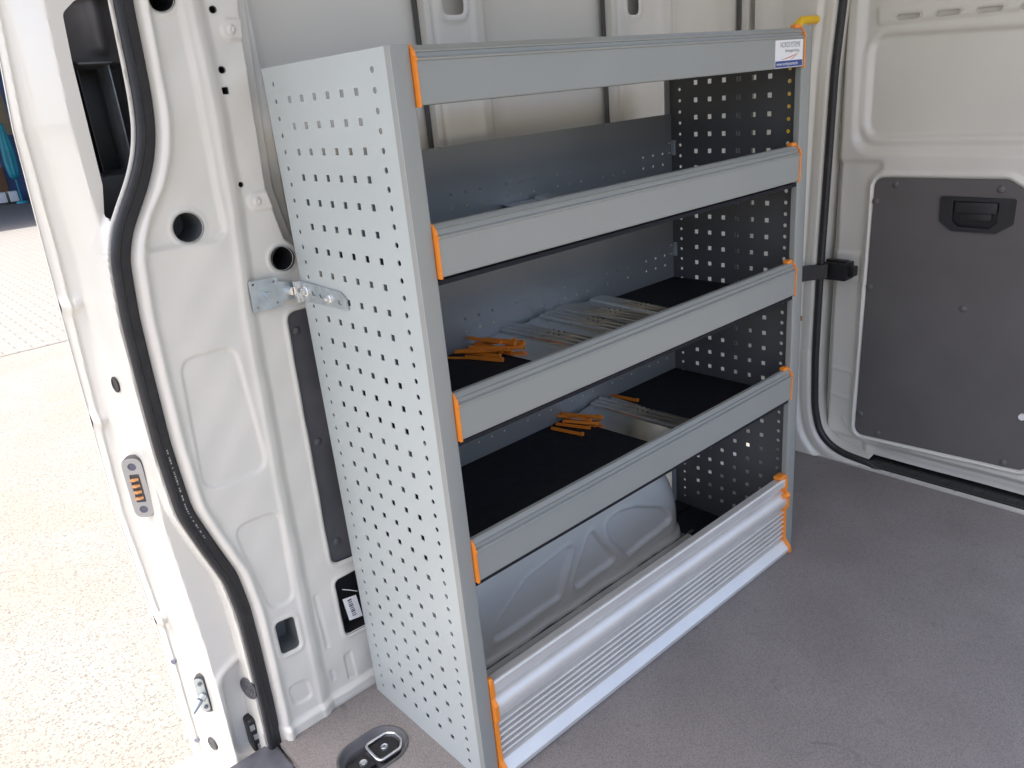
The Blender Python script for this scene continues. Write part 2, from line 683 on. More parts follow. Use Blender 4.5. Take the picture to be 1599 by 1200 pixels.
CIRCLES = [(-0.156, 0.984, 0.0225), (-0.121, 1.308, 0.020), (-0.012, 0.906, 0.0195)]
DOTS = [(-0.045, 1.290, 0.0050), (-0.050, 1.206, 0.0050), (-0.058, 1.035, 0.0042)]
BOSS = [(-0.024, 1.262), (-0.037, 1.005)]
LOWREC = round_poly([(-0.275, 0.165), (-0.19, 0.205), (-0.19, -0.035), (-0.285, -0.03)], 0.04)


JZ = [-0.12, -0.06, 0.235, 0.50, 0.75, 0.95, 1.15, 1.30, 1.52]


def jamb_b(z):
    return np.interp(z, JZ, [-0.306, -0.306, -0.3055, -0.317, -0.306, -0.290, -0.293, -0.285, -0.278])


def jamb_e(z):
    return np.interp(z, JZ, [-0.326, -0.326, -0.325, -0.335, -0.330, -0.325, -0.318, -0.303, -0.285])


def pillar_y(x, z):
    s = perp(x, z)
    # ---- inside the seal
    y = np.full_like(x, 0.376)
    y = y - 0.008 * np.exp(-((s - 0.026) / 0.0075) ** 2)                 # rolled flange beside the seal
    y = y + 0.024 * (1 - sst(0.0115, 0.0185, s))
    xb = np.interp(z, bz, bxv)
    y = y + 0.010 * sst(0.0, 0.022, x - xb)                              # bend towards the recessed rear face
    y = y - 0.0025 * np.exp(-((x - xb + 0.006) / 0.006) ** 2)
    flr = np.interp(z, [0.88, 0.937, 1.018, 1.146, 1.248, 1.302, 1.6], [0.06, -0.002, -0.018, -0.012, -0.008, -0.004, -0.004])
    y = y + 0.030 * sst(0.0, 0.010, x - flr) + 0.016 * sst(0.026, 0.034, x - flr)
    for cx, cz in BOSS:
        rr = np.hypot((x - cx - np.clip(x - cx, 0, 0.03)), z - cz)
        y = y - 0.004 * (1 - sst(0.012, 0.017, rr)) * (x < flr + 0.004)
        r2 = np.hypot(x - cx, z - cz)
        y = y - 0.004 * (1 - sst(0.004, 0.007, r2)) + 0.003 * (1 - sst(0.0, 0.003, r2))
    for poly, dep, w in ((REC_UP, 0.007, 0.011), (EMB1, 0.0045, 0.008), (EMB2, 0.0045, 0.008), (EMB3, 0.004, 0.007),
                         (LONG1, 0.003, 0.005), (LONG2, 0.003, 0.005), (LONG3, 0.003, 0.004)):
        d = sdf_poly(poly, x, z)
        y = y + dep * (1 - sst(-w, 0.0, d))
    for poly in (SQH, STRIPH, TAGH):
        d = sdf_poly(poly, x, z)
        y = y - 0.002 * np.exp(-((d - 0.006) / 0.004) ** 2) + 0.003 * (1 - sst(0.0, 0.003, d))
    for cx, cz, r in CIRCLES:
        d = np.hypot(x - cx, z - cz) - r
        y = y - 0.0016 * np.exp(-((d - 0.005) / 0.003) ** 2)
    y = y - 0.009 * (1 - sst(0.018, 0.030, z))                           # weld flange on the floor
    y = y + 0.0007 * np.sin(z * 23 + x * 40) + 0.0005 * np.sin(z * 61 - x * 75)
    # ---- outside the seal: the door jamb
    t = -s
    yo = np.full_like(x, 0.424)
    B_, E_ = jamb_b(z), jamb_e(z)
    yo = yo + 0.106 * np.clip((B_ + 0.022 - x) / 0.022, 0, 1) ** 1.15
    yo = yo + 0.026 * np.clip((B_ - x) / (B_ - E_), 0, 1)
    yo = yo - 0.007 * np.exp(-((x - (B_ * 0.35 + E_ * 0.65)) / 0.0032) ** 2)                    # bead along the outer flange
    for zk_, hk in ((0.875, 0.010), (0.675, 0.012), (0.265, 0.014)):                            # joggles in the outer flange
        yo = yo - hk * np.exp(-((z - zk_) / 0.012) ** 2) * np.clip((B_ - x) / 0.012, 0, 1)
    lowd = sdf_poly(LOWREC, x, z)
    yo = yo + 0.020 * (1 - sst(-0.014, 0.0, lowd)) - 0.004 * np.exp(-((lowd - 0.006) / 0.008) ** 2)
    # pinch weld lip next to the seal, then the wall out to the jamb face
    yo = np.where(t < 0.022, 0.396 + (yo - 0.396) * sst(0.0165, 0.0215, t), yo)
    return np.where(s > -0.004, y, np.where(s > -0.010, 0.400, yo))


def circ(cx, cz, r):
    return lambda a, b: np.hypot(a - cx, b - cz) - r


def polyh(p):
    return lambda a, b: sdf_poly(p, a, b)


def pocket_h(a, b):
    return np.maximum(sdf_poly(POCK, a, b), perp(a, b) + 0.0175)


sqd = round_poly([(-0.057, 1.181), (-0.047, 1.181), (-0.047, 1.171), (-0.057, 1.171)], 0.001)
holes = [circ(*c) for c in CIRCLES] + [circ(*d) for d in DOTS] + [polyh(SQH), polyh(STRIPH), polyh(TAGH), polyh(sqd), pocket_h, lambda a, b: a - jamb_e(b)]
PX = np.arange(-0.338, 0.036, 0.0019)
PZ = np.arange(-0.12, 1.52, 0.0024)
pil = sheet('door_pillar', PX, PZ, pillar_y, lambda a, b, d: np.stack([a, d, b], 1), holes, 'van_paint', None)
tag(pil, 'cream white stamped steel pillar of the open sliding door', kind='structure')
# outer skin of the pillar, returning from the jamb edge along the outside of the van
V, F = [], []
for k, z in enumerate(np.linspace(-0.45, 1.52, 80)):
    e = float(jamb_e(np.array([z]))[0])
    V += [(e - 0.0004, 0.5545, z), (e - 0.001, 0.560, z), (e + 0.003, 0.575, z), (e + 0.012, 0.585, z), (1.7, 0.60, z)]
    if k:
        for q in range(4):
            a, b = (k - 1) * 5 + q, k * 5 + q
            F.append((a, b, b + 1, a + 1))
mesh('outer_skin', V, F, 'van_paint', pil, 60)

# seal: bulb and flat band swept along the flange
def seal_mesh():
    sec = [(0.014, 0.396), (0.0135, 0.390), (0.010, 0.3875), (0.000, 0.3875), (-0.002, 0.386)]
    for k in range(9):
        a = math.radians(20 + k * 32)
        sec.append((-0.008 + 0.0068 * math.cos(a), 0.3865 - 0.0068 * math.sin(a)))
    sec += [(-0.010, 0.400), (0.010, 0.400)]
    V, F = [], []
    zz = np.linspace(-0.085, 1.5, 260)
    n = len(sec)
    for z in zz:
        sl_ = float(np.interp(z, _zz, _sl))
        q = math.sqrt(1 + sl_ * sl_)
        nx, nz = 1 / q, -sl_ / q
        x0 = float(xs(z))
        for s, y in sec:
            V.append((x0 + nx * s, y, z + nz * s))
    for i in range(len(zz) - 1):
        for k in range(n):
            j = (k + 1) % n
            F.append((i * n + k, i * n + j, (i + 1) * n + j, (i + 1) * n + k))
    o = mesh('door_seal', V, F, 'rubber', pil, 50)
    tag(o, 'wavy black rubber door seal with a rounded bulb')
    return o


seal_mesh()
# faint printed maker's dashes on the seal
bm = bmesh.new()
zc = 0.645
while zc > 0.47:
    sl_ = float(np.interp(zc, _zz, _sl))
    q = math.sqrt(1 + sl_ * sl_)
    tx, tz = -sl_ / q, -1 / q
    nx, nz = 1 / q, -sl_ / q
    L_ = random.choice((0.002, 0.003, 0.0045))
    c = Vector((float(xs(zc)) + nx * 0.004, 0.3871, zc + nz * 0.004))
    vs = [c + Vector((tx * a + nx * b, 0, tz * a + nz * b)) for a, b in ((0, -.0011), (L_, -.0011), (L_, .0011), (0, .0011))]
    bm.faces.new([bm.verts.new(v) for v in vs])
    zc -= L_ + random.choice((0.0016, 0.002, 0.006))
bmo('seal_print', bm, 'contact_body', pil)

# what lies behind the openings of the pillar
mesh('pillar_cavity', [(-0.262, 0.572, -0.1), (0.05, 0.572, -0.1), (0.05, 0.572, 1.5), (-0.262, 0.572, 1.5)], [(0, 1, 2, 3)], 'grey_cavity', pil)
mesh('pillar_inner_web', [(-0.118, 0.385, 0.27), (-0.118, 0.55, 0.27), (-0.118, 0.55, 0.92), (-0.118, 0.385, 0.92)],
     [(0, 1, 2, 3)], 'grey_cavity', pil)


def hole_cup(name, poly, m, depth, parent=pil, y0=0.379):
    """a sheet steel box section behind an opening"""
    n = len(poly)
    cx = sum(p[0] for p in poly) / n
    cz = sum(p[1] for p in poly) / n
    V, F = [], []
    for d, k in ((0, 1.02), (depth, 1.02)):
        V += [(cx + (px - cx) * k, y0 + d, cz + (pz - cz) * k) for px, pz in poly]
    F = [(i, n + i, n + (i + 1) % n, (i + 1) % n) for i in range(n)]
    F.append(tuple(range(n, 2 * n)))
    return mesh(name, V, F, m, parent, 30)


def cpoly(cx, cz, r, n=28):
    return [(cx + r * math.cos(2 * math.pi * k / n), cz + r * math.sin(2 * math.pi * k / n)) for k in range(n)]


for cx, cz, r in CIRCLES:
    hole_cup('round_opening', cpoly(cx, cz, r * 1.02), 'grey_cavity' if r > 0.022 else 'dark_cavity', 0.09)
for cx, cz, r in DOTS:
    hole_cup('bolt_hole', cpoly(cx, cz, r * 1.05, 12), 'dark_cavity', 0.02, y0=0.384)
hole_cup('square_hole', sqd, 'dark_cavity', 0.02, y0=0.384)
hole_cup('square_opening', SQH, 'grey_cavity', 0.055)
hole_cup('harness_opening', TAGH, 'dark_cavity', 0.05, y0=0.386)


def on_pillar(x, z):
    """point and outward normal of the stamped sheet"""
    e = 0.006
    q = lambda a, b: float(pillar_y(np.array([a]), np.array([b]))[0])
    n = Vector(((q(x + e, z) - q(x - e, z)) / (2 * e), -1.0, (q(x, z + e) - q(x, z - e)) / (2 * e))).normalized()
    return Vector((x, q(x, z), z)), n


c, n_ = on_pillar(-0.2955, 0.748)
u_, w_ = frame_from(n_)
bm = bmesh.new()
bm_cyl(bm, c + n_ * 0.0002, c + n_ * 0.0012, 0.0125, None, 28)
bm_tube(bm, [c + n_ * 0.0012 + (u_ * math.cos(2 * math.pi * i / 28) + w_ * math.sin(2 * math.pi * i / 28)) * 0.0122 for i in range(28)], 0.0014, 8, True)
bmo('drain_plug', bm, 'black_plastic', pil, 40)

# rubber trim strip sunk into the long opening, with rivets
sp = hole_cup('trim_strip', STRIPH, 'charcoal_plastic', 0.006, y0=0.388)
for zz_ in (0.775, 0.56, 0.345):
    bm = bmesh.new()
    bm_dome(bm, (-0.008, 0.394, zz_), (0, -1, 0), 0.008, 0.004)
    bmo('rivet', bm, 'charcoal_plastic', sp, 60)

# barcode tag in the harness opening
tg = plate('barcode_tag', [(-0.024, 0.222), (0.006, 0.217), (0.012, 0.163), (-0.018, 0.168)], YF, 0.0006, 'white_label', pil)
tg.location = (0, 0.3845, 0)
tag(tg, 'white barcode tag hanging in the black opening')
for k in range(9):
    z0 = 0.212 - k * 0.0047
    x0 = -0.0145 + k * 0.0006
    box('barcode_bar', (x0, -0.0007, z0), (x0 + 0.0085, -0.0002, z0 + (0.0015 if k % 3 else 0.0026)), 'label_ink', tg, 0)
bm = bmesh.new()
bm_tube(bm, [(-0.02, 0.0015, 0.243), (-0.008, 0.0005, 0.236), (0.01, -0.0005, 0.224)], 0.0009, 6)
bmo('tag_cord', bm, 'white_label', tg, 40)

# sliding door track pocket in the upper jamb
def pocket():
    a = np.arange(-0.264, -0.165, 0.003)
    b = np.arange(0.985, 1.325, 0.003)

    def h(x, z):
        y = 0.440 + 0.025 * (1 - sst(1.235, 1.31, z))
        y = y + 0.060 * (sst(1.070, 1.078, z) - sst(1.222, 1.230, z)) * (sst(-0.238, -0.231, x) - sst(-0.193, -0.187, x) * 0.55)
        y = y - 0.010 * np.exp(-((x + 0.200 - (1.31 - z) * 0.12) / 0.012) ** 2) * sst(1.235, 1.25, z)
        return y
    o = sheet('track_pocket', a, b, h, lambda a, b, d: np.stack([a, d, b], 1), [], 'charcoal_plastic', pil)
    tag(o, 'charcoal plastic door track pocket with a black cavity')
    box('pocket_ledge', (-0.237, 0.436, 1.2265), (-0.190, 0.47, 1.2295), 'charcoal_plastic', o, 0.001)
    box('cavity_lining', (-0.234, 0.514, 1.075), (-0.193, 0.520, 1.225), 'black_plastic', o, 0.001)
    box('cavity_lining', (-0.2355, 0.456, 1.076), (-0.2335, 0.515, 1.222), 'black_plastic', o, 0.0005)
    box('pocket_rail', (-0.1915, 0.454, 1.074), (-0.1895, 0.510, 1.226), 'zinc', o, 0.0005)


pocket()

# spring contact block on the jamb
def local_frame(o, loc, n):
    """turn an object whose face looks along local -Y so that it looks along n"""
    n = Vector(n).normalized()
    zax = Vector((0, 0, 1))
    xax = (-n).cross(zax) * -1
    xax = zax.cross(n) * 1.0
    xax = (zax.cross(n)).normalized() * -1
    yax = -n
    xax = yax.cross(zax).normalized()
    zax = xax.cross(yax).normalized()
    o.matrix_world = Matrix(((xax.x, yax.x, zax.x, loc[0]), (xax.y, yax.y, zax.y, loc[1]), (xax.z, yax.z, zax.z, loc[2]), (0, 0, 0, 1)))


cb = plate('contact_plate', round_poly([(-0.017, -0.056), (0.017, -0.056), (0.017, 0.056), (-0.017, 0.056)], 0.017, 8), YF, 0.014, 'charcoal_plastic', pil, 0.001)
c = Vector((-0.303, 0.466, 0.570))
n_ = Vector((-0.75, -1, 0)).normalized()
local_frame(cb, c + n_ * 0.012, n_)
cf = plate('contact_face', round_poly([(-0.0165, -0.055), (0.0165, -0.055), (0.0165, 0.055), (-0.0165, 0.055)], 0.0165, 8), YF, 0.0022, 'contact_body', cb, 0.0006,
           holes=[[(p[0], p[1]) for p in round_poly([(-0.008, -0.026), (0.008, -0.026), (0.008, 0.026), (-0.008, 0.026)], 0.002, 2)],
                  cpoly(0, 0.040, 0.0068, 16), cpoly(0, -0.040, 0.0068, 16)])
cf.location = (0, -0.0023, 0)
for k in range(4):
    bm = bmesh.new()
    bm_tube(bm, [(-0.007, -0.001, -0.019 + k * .0115), (-0.002, -0.005, -0.017 + k * .0115), (0.004, -0.001, -0.018 + k * .0115)], 0.0032, 10)
    bmo('contact_spring', bm, 'copper', cb, 50)
for s in (-1, 1):
    bm = bmesh.new()
    bm_cyl(bm, (0, -0.0008, s * 0.040), (0, 0.001, s * 0.040), 0.0064)
    bmo('screw', bm, 'label_grey', cb, 40)

# guide pin plate low on the jamb
gp = plate('guide_pin_plate', round_poly([(-0.012, -0.043), (0.012, -0.043), (0.012, 0.043), (-0.012, 0.043)], 0.012, 6), YF, 0.008, 'charcoal_plastic', pil, 0.001)
c = Vector((-0.2935, 0.468, 0.122))
n_ = Vector((-0.9, -1, 0)).normalized()
local_frame(gp, c + n_ * 0.007, n_)
o = plate('pin_face', round_poly([(-0.010, -0.038), (0.008, -0.038), (0.008, 0.038), (-0.010, 0.038)], 0.009, 6), YF, 0.003, 'zinc', gp, 0.0005)
o.location = (-0.002, -0.0031, 0)
bm = bmesh.new()
bm_cyl(bm, (-0.001, -0.003, -0.002), (-0.004, -0.012, -0.004), 0.008, 0.0075, 16)
bm_cyl(bm, (-0.004, -0.012, -0.004), (-0.014, -0.030, -0.018), 0.0065, 0.0035, 16)
bmo('guide_pin', bm, 'zinc', gp, 40)
for s in (-1, 1):
    bm = bmesh.new()
    bm_cyl(bm, (-0.001, -0.0052, s * 0.027), (-0.001, -0.003, s * 0.027), 0.0042, None, 6)
    bmo('screw', bm, 'label_grey', gp, 40)

# round grommets and latch near the sill
for (x, z, r) in ((-0.231, 0.124, 0.021), (-0.2995, -0.020, 0.013)):
    bm = bmesh.new()
    c, n = on_pillar(x, z)
    u, w = frame_from(n)
    for k, (rr, tt) in enumerate(((1.0, 0.0022), (0.62, 0.0020), (0.3, 0.0018))):
        bm_tube(bm, [c + n * 0.002 + (u * math.cos(2 * math.pi * i / 28) + w * math.sin(2 * math.pi * i / 28)) * r * rr for i in range(28)], tt, 8, True)
    bm_cyl(bm, c, c + n * 0.002, r, r, 28)
    bmo('grommet', bm, 'charcoal_plastic', pil, 40)
la = box('latch_block', (-0.248, 0.420, -0.035), (-0.228, 0.452, 0.045), 'black_plastic', pil, 0.008, 3)
for k in range(3):
    box('latch_window', (-0.246 + 0.003 * k, 0.4175, 0.022 - 0.024 * k), (-0.237 + 0.003 * k, 0.4205, 0.034 - 0.024 * k), 'zinc', la, 0.001)
for z in (0.168, -0.028):
    bm = bmesh.new()
    c, n = on_pillar(-0.3165, z)
    bm_cyl(bm, c, c + n * 0.004, 0.0055, None, 14)
    bmo('screw', bm, 'label_grey', pil, 40)

# ================================================================== SETTING: van side wall behind and above the rack
RIBS = [(0.383, 0.487), (0.487, 0.560), (0.912, 0.985), (1.025, 1.18), (1.46, 1.56)]


def wall_y(x, z):
    y = 0.472 + 0.010 * np.sin((x - 0.4) * 2.4) * 0.4
    y = y - 0.030 * np.clip(z - 1.15, 0, 1) * 0.3
    for a, b in ((0.566, 0.575), (1.19, 1.2)):
        y = y - 0.006 * sst(a + .02, a, x) * sst(a - .06, a - .04, x)
    # broad pressed beads in the skins
    for cx in (0.20, 0.735, 1.32):
        y = y + 0.0035 * np.exp(-((x - cx) / 0.11) ** 4)
    y = y + 0.0012 * np.sin(x * 31 + z * 5)
    return y


sw = sheet('side_wall', np.arange(0.030, 1.62, 0.012), np.arange(-0.05, 2.06, 0.02), wall_y, lambda a, b, d: np.stack([a, d, b], 1), [], 'van_paint', None)
tag(sw, 'cream white sheet metal side wall of the van behind the rack', kind='structure')


def rib(x0, x1, slot):
    def h(x, z):
        t = (x - x0) / (x1 - x0)
        y = 0.440 - 0.030 * np.clip(z - 1.15, 0, 1) * 0.3
        y = y + 0.004 * np.exp(-((x - x0 - 0.022) / 0.006) ** 2) + 0.022 * sst(0.80, 1.0, t)
        y = y - 0.003 * np.exp(-((t - 0.70) / 0.06) ** 2)
        if slot:
            d = sdf_poly(slot, x, z)
            y = y - 0.003 * np.exp(-((d - 0.007) / 0.005) ** 2)
        return y
    o = sheet('wall_rib', np.arange(x0, x1 + 0.0005, 0.003), np.arange(0.30, 1.78, 0.006), h, lambda a, b, d: np.stack([a, d, b], 1),
              [polyh(slot)] if slot else [], 'van_paint', sw)
    # folded edge on the near side and the dark gap behind it
    mesh('rib_edge', [(x0, 0.440, 0.30), (x0, 0.463, 0.30), (x0, 0.463, 1.15), (x0, 0.440, 1.15), (x0, 0.457, 1.78), (x0, 0.434, 1.78)],
         [(0, 3, 2, 1), (3, 5, 4, 2)], 'van_paint', o)
    box('gap_sealant', (x0 - 0.007, 0.4585, 0.30), (x0 + 0.004, 0.466, 1.75), 'sealant', o, 0)
    return o


slA = round_poly([(0.430, 1.283), (0.482, 1.283), (0.482, 1.40), (0.430, 1.40)], 0.014)
slB = round_poly([(0.972, 1.276), (1.012, 1.276), (1.012, 1.40), (0.972, 1.40)], 0.014)
rib(0.386, 0.560, slA)
rib(0.487 + .0, 0.487 + .012, None) if False else None
rib(0.916, 1.180, slB)
rib(1.475, 1.60, None)

# roof of the van and header over the openings (unseen, shaped for the light)
rf = box('van_roof', (-1.05, -1.40, 2.05), (1.72, 0.60, 2.08), 'van_paint', None, 0.005)
tag(rf, 'unseen white painted roof panel over the load space', kind='structure')
hd = box('roof_header', (-1.05, 0.40, 1.52), (0.04, 0.60, 2.05), 'van_paint', rf, 0.02)

# ================================================================== SETTING: wheel arch
EA = round_poly([(0.588, 0.172), (0.64, 0.178), (0.70, 0.165), (0.80, 0.118), (0.848, 0.062), (0.66, 0.040), (0.60, 0.118)], 0.02)
EB = round_poly([(0.540, 0.182), (0.625, 0.052), (0.455, 0.043)], 0.02)
EC = round_poly([(0.487, 0.172), (0.425, 0.048), (0.215, 0.043), (0.245, 0.090), (0.33, 0.148)], 0.02)


def arch():
    a = np.arange(0.06, 0.942, 0.0045)
    b = np.arange(0.0, 0.325, 0.0045)

    def f(x, z):
        q = np.abs((x - 0.5) / 0.432) ** 2.7 + np.abs(z / 0.31) ** 2.7
        return (q ** (1 / 2.7) - 1) * 0.31          # ~signed distance, negative inside

    def h(x, z):
        d = -f(x, z)
        r = 0.07
        e = np.clip(1 - d / r, 0, 1)
        y = 0.237 + r * (1 - np.sqrt(np.clip(1 - e ** 2, 0, 1))) * 1.9
        for poly in (EA, EB, EC):
            s = sdf_poly(poly, x, z)
            y = y + 0.009 * (1 - sst(-0.007, 0.0, s)) - 0.003 * np.exp(-((s - 0.004) / 0.004) ** 2)
        y = y - 0.012 * (1 - sst(0.008, 0.02, z)) + 0.03 * 0 * x
        y = y + 0.0018 * np.sin(x * 37) * (1 - sst(0.02, 0.1, z))
        return y
    o = sheet('wheel_arch', a, b, h, lambda a, b, d: np.stack([a, d, b], 1), [lambda u, v: -f(u, v)], 'van_paint', None)
    tag(o, 'bulging white wheel arch with pressed panels inside the rack bottom', kind='structure')
    # weld beads where the arch meets the floor
    bm = bmesh.new()
    pts = [(0.09 + 0.82 * k / 60, 0.2235 + 0.0025 * math.sin(k * 1.3) + 0.002 * math.sin(k * .41), 0.003) for k in range(61)]
    bm_tube(bm, pts, 0.004, 8)
    bmo('sealant_bead', bm, 'sealant', o, 60)


arch()
bs = extrude_profile('base_strip', [(0.10, 0.0), (0.10, 0.004), (0.150, 0.005), (0.152, 0.008), (0.170, 0.008), (0.172, 0.005), (0.205, 0.005), (0.207, 0.009), (0.219, 0.009), (0.219, 0.0)],
                     0.034, 0.88, 'alu', None)
tag(bs, 'ribbed grey metal strip on the floor between wheel arch and sill profile', 'floor strip')
bb = mesh('rack_floor_mat', [(0.882, 0.02, 0.003), (1.012, 0.02, 0.003), (1.012, 0.36, 0.003), (0.882, 0.36, 0.003)], [(0, 1, 2, 3)], 'mat_black')
tag(bb, 'black floor mat patch in the rear bottom corner of the rack', 'mat')
bk = box('floor_bracket', (0.955, 0.30, 0.0035), (1.00, 0.352, 0.010), 'black_plastic', bb, 0.002)
bm = bmesh.new()
bm_dome(bm, (0.985, 0.20, 0.006), (0, 0, 1), 0.006, 0.004)
bmo('floor_screw', bm, 'chrome', bb, 50)

# ================================================================== SETTING: rear door frame (D pillar, threshold, seal)
OPEN = [(0.185, 1.60), (0.197, 1.30), (0.2125, 1.11), (0.219, 0.83), (0.2255, 0.58), (0.228, 0.305), (0.222, 0.150), (0.205, 0.075), (0.170, 0.036),
        (0.120, 0.018), (0.05, 0.012)]


def smooth_path(pts, n):
    P = np.array(pts, float)
    t = np.r_[0, np.cumsum(np.hypot(*np.diff(P, axis=0).T))]
    tt = np.linspace(0, t[-1], n)
    Q = np.stack([np.interp(tt, t, P[:, i]) for i in range(2)], 1)
    k = np.hanning(9)
    k /= k.sum()
    for i in range(2):
        q = np.convolve(np.pad(Q[:, i], 4, mode='reflect', reflect_type='odd'), k, mode='valid')
        Q[:, i] = q
    return Q


OP = smooth_path(OPEN, 130)
opening = [tuple(p) for p in OP] + [(-0.6, 0.012), (-0.6, 1.60)]


def dpillar():
    a = np.arange(0.03, 0.425, 0.004)
    b = np.arange(0.002, 1.55, 0.006)

    def h(y, z):
        d = sdf_poly(opening, y, z)
        x = 1.506 - 0.012 * sst(0.035, 0.05, d) + 0.004 * np.exp(-((d - 0.04) / 0.006) ** 2)
        x = x + 0.012 * (1 - sst(0.0, 0.012, d))
        x = x + 0.004 * (sst(0.70, 0.71, z) - sst(0.545, 0.555, z)) * sst(0.27, 0.275, y) + 0.003 * sst(0.328, 0.332, z)
        x = x - 0.015 * sst(0.34, 0.42, y)
        return x
    o = sheet('rear_door_frame', a, b, h, lambda a, b, d: np.stack([d, a, b], 1), [lambda u, v: sdf_poly(opening, u, v)], 'van_paint', None, flip=True)
    tag(o, 'cream white rear pillar and door frame beside the closed rear door', kind='structure')
    return o


dp = dpillar()
# seal around the rear opening
bm = bmesh.new()
path = [(1.520, y - 0.006, z + 0.004) for y, z in OP] + [(1.527 , y, -0.004) for y in np.linspace(0.0, -0.65, 12)]
bm_tube(bm, path, 0.0105, 12)
o = bmo('rear_seal', bm, 'rubber', dp, 60)
tag(o, 'thick black rubber seal round the rear door opening')
# jamb behind the seal
J = []
F = []
for i, (y, z) in enumerate(OP):
    J += [(1.515, y + .002, z - .002), (1.66, y + .02, z - .01)]
for i in range(len(OP) - 1):
    F.append((2 * i, 2 * i + 1, 2 * i + 3, 2 * i + 2))
mesh('door_jamb', J, F, 'van_paint', dp, 60)
# threshold: aluminium strip with screws, then black plastic step plate
ts = extrude_profile('threshold_strip', [(-1.505, 0.0), (-1.505, 0.0035), (-1.508, 0.0048), (-1.520, 0.0048), (-1.523, 0.003), (-1.523, -0.01), (-1.505, -0.01)], -0.85, 0.20, 'alu', None)
# the strip is swept along x in its own frame; turn it to run across the van
ts.rotation_euler = (0, 0, math.pi / 2)
ts.parent = dp
for y in (0.142, -0.028, -0.20):
    bm = bmesh.new()
    bm_dome(bm, (1.514, y, 0.0046), (0, 0, 1), 0.0042, 0.0016)
    bmo('strip_screw', bm, 'zinc', dp, 50)
stp = box('step_plate', (1.5235, -0.85, -0.03), (1.66, 0.175, -0.004), 'black_plastic', dp, 0.003)
for k in range(11):
    y = 0.10 - 0.085 * k
    box('step_rib', (1.545, y - 0.012, -0.0045), (1.585, y + 0.012, -0.0022), 'black_plastic', stp, 0.0008)
tp = box('tape_scrap', (1.487, 0.252, 0.428), (1.4892, 0.2655, 0.4425), 'tape', dp, 0)
tp.rotation_euler = (0, 0, 0)

# ================================================================== rear door
door = empty('rear_door', (1.60, -0.05, 0.0))
tag(door, 'closed cream white rear van door with dark trim board', 'door')
dinv = Matrix.Translation((-1.60, 0.05, 0.0))


def dchild(o):
    o.parent = door
    o.matrix_parent_inverse = dinv
    return o


WIN = round_poly([(0.150, 1.185), (0.152, 1.04), (0.152, 0.932), (-0.62, 0.930), (-0.62, 1.165), (-0.2, 1.168)], 0.05, 8)
WOUT = round_poly([(0.192, 1.60), (0.190, 0.883), (-0.66, 0.872), (-0.66, 1.60)], 0.075, 8)
TRIM = round_poly([(0.1085, 0.828), (-0.212, 0.829), (-0.385, 0.720), (-0.385, 0.20), (-0.335, 0.083), (0.117, 0.069)], 0.028, 6)
ELEFT = round_poly([(0.226, 0.262), (0.140, 0.256), (0.136, 0.165), (0.222, 0.178)], 0.018)
SLOTS = [round_poly([(y0, z0), (y0 - 0.056, z0 - 0.001), (y0 - 0.056, z0 - 0.011), (y0, z0 - 0.010)], 0.005, 4)
         for y0, z0 in ((0.086, 1.226), (-0.006, 1.223), (-0.098, 1.219), (-0.190, 1.215))]
BELT = round_poly([(0.145, 1.255), (-0.6, 1.238), (-0.6, 1.196), (0.140, 1.205)], 0.012)


def door_x(y, z):
    x = np.full_like(y, 1.585)
    x = x + 0.014 * (1 - sst(-0.03, 0.0, sdf_poly(WOUT, y, z)))
    w = sdf_poly(WIN, y, z)
    x = x + 0.012 * (1 - sst(-0.006, 0.004, w)) - 0.003 * np.exp(-((w - 0.012) / 0.008) ** 2)
    t = sdf_poly(TRIM, y, z)
    x = x - 0.007 * np.exp(-((t - 0.009) / 0.0055) ** 2) + 0.006 * (1 - sst(-0.004, 0.003, t))
    x = x + 0.012 * sst(0.012, 0.03, t) * (1 - sst(0.86, 0.88, z)) * sst(0.085, 0.11, y)       # lower left flank set back
    e = sdf_poly(ELEFT, y, z)
    x = x - 0.003 * np.exp(-(e / 0.004) ** 2)
    x = x - 0.006 * sst(0.53, 0.535, z) * (1 - sst(0.615, 0.62, z)) * sst(0.125, 0.13, y)     # strap mount pad
    b = sdf_poly(BELT, y, z)
    x = x - 0.006 * (1 - sst(-0.010, 0.002, b))
    for s in SLOTS:
        d = sdf_poly(s, y, z)
        x = x + 0.003 * (1 - sst(0.0, 0.004, d))
    edge = sst(0.205, 0.232, y)
    x = x + 0.03 * edge
    x = x + 0.018 * (1 - sst(0.030, 0.055, z)) + 0.0010 * np.sin(y * 21 + z * 17)
    # long crease rising from the lower left corner
    cr = (z - 0.030) - 0.10 * np.exp(-(0.175 - y) / 0.045)
    x = x - 0.004 * np.exp(-(cr / 0.010) ** 2) * (y < 0.165) * (1 - sst(0.10, 0.16, z))
    return x


ds = sheet('door_shell', np.arange(-0.60, 0.2345, 0.0038), np.arange(0.004, 1.56, 0.0042), door_x, lambda a, b, d: np.stack([d, a, b], 1),
           [polyh(s) for s in SLOTS], 'van_paint', None, flip=True)
dchild(ds)
for s in SLOTS:
    n = len(s)
    V = [(1.588, p[0], p[1]) for p in s] + [(1.60, p[0], p[1]) for p in s]
    F = [(i, (i + 1) % n, n + (i + 1) % n, n + i) for i in range(n)] + [tuple(range(2 * n - 1, n - 1, -1))]
    o = mesh('slot_lining', V, F, 'van_paint', None, 30)
    o.parent = ds
WELL = [(-0.094, 0.779), (-0.205, 0.777), (-0.205, 0.722), (-0.185, 0.706), (-0.111, 0.708), (-0.093, 0.724)]
tb = plate('trim_board', TRIM, lambda u, v, d: (1.5855 - d, u, v), 0.004, 'trim_board', None, 0.0012, holes=[WELL])
dchild(tb)
tag(tb, 'dark brown grey trim board fixed with domed rivets')
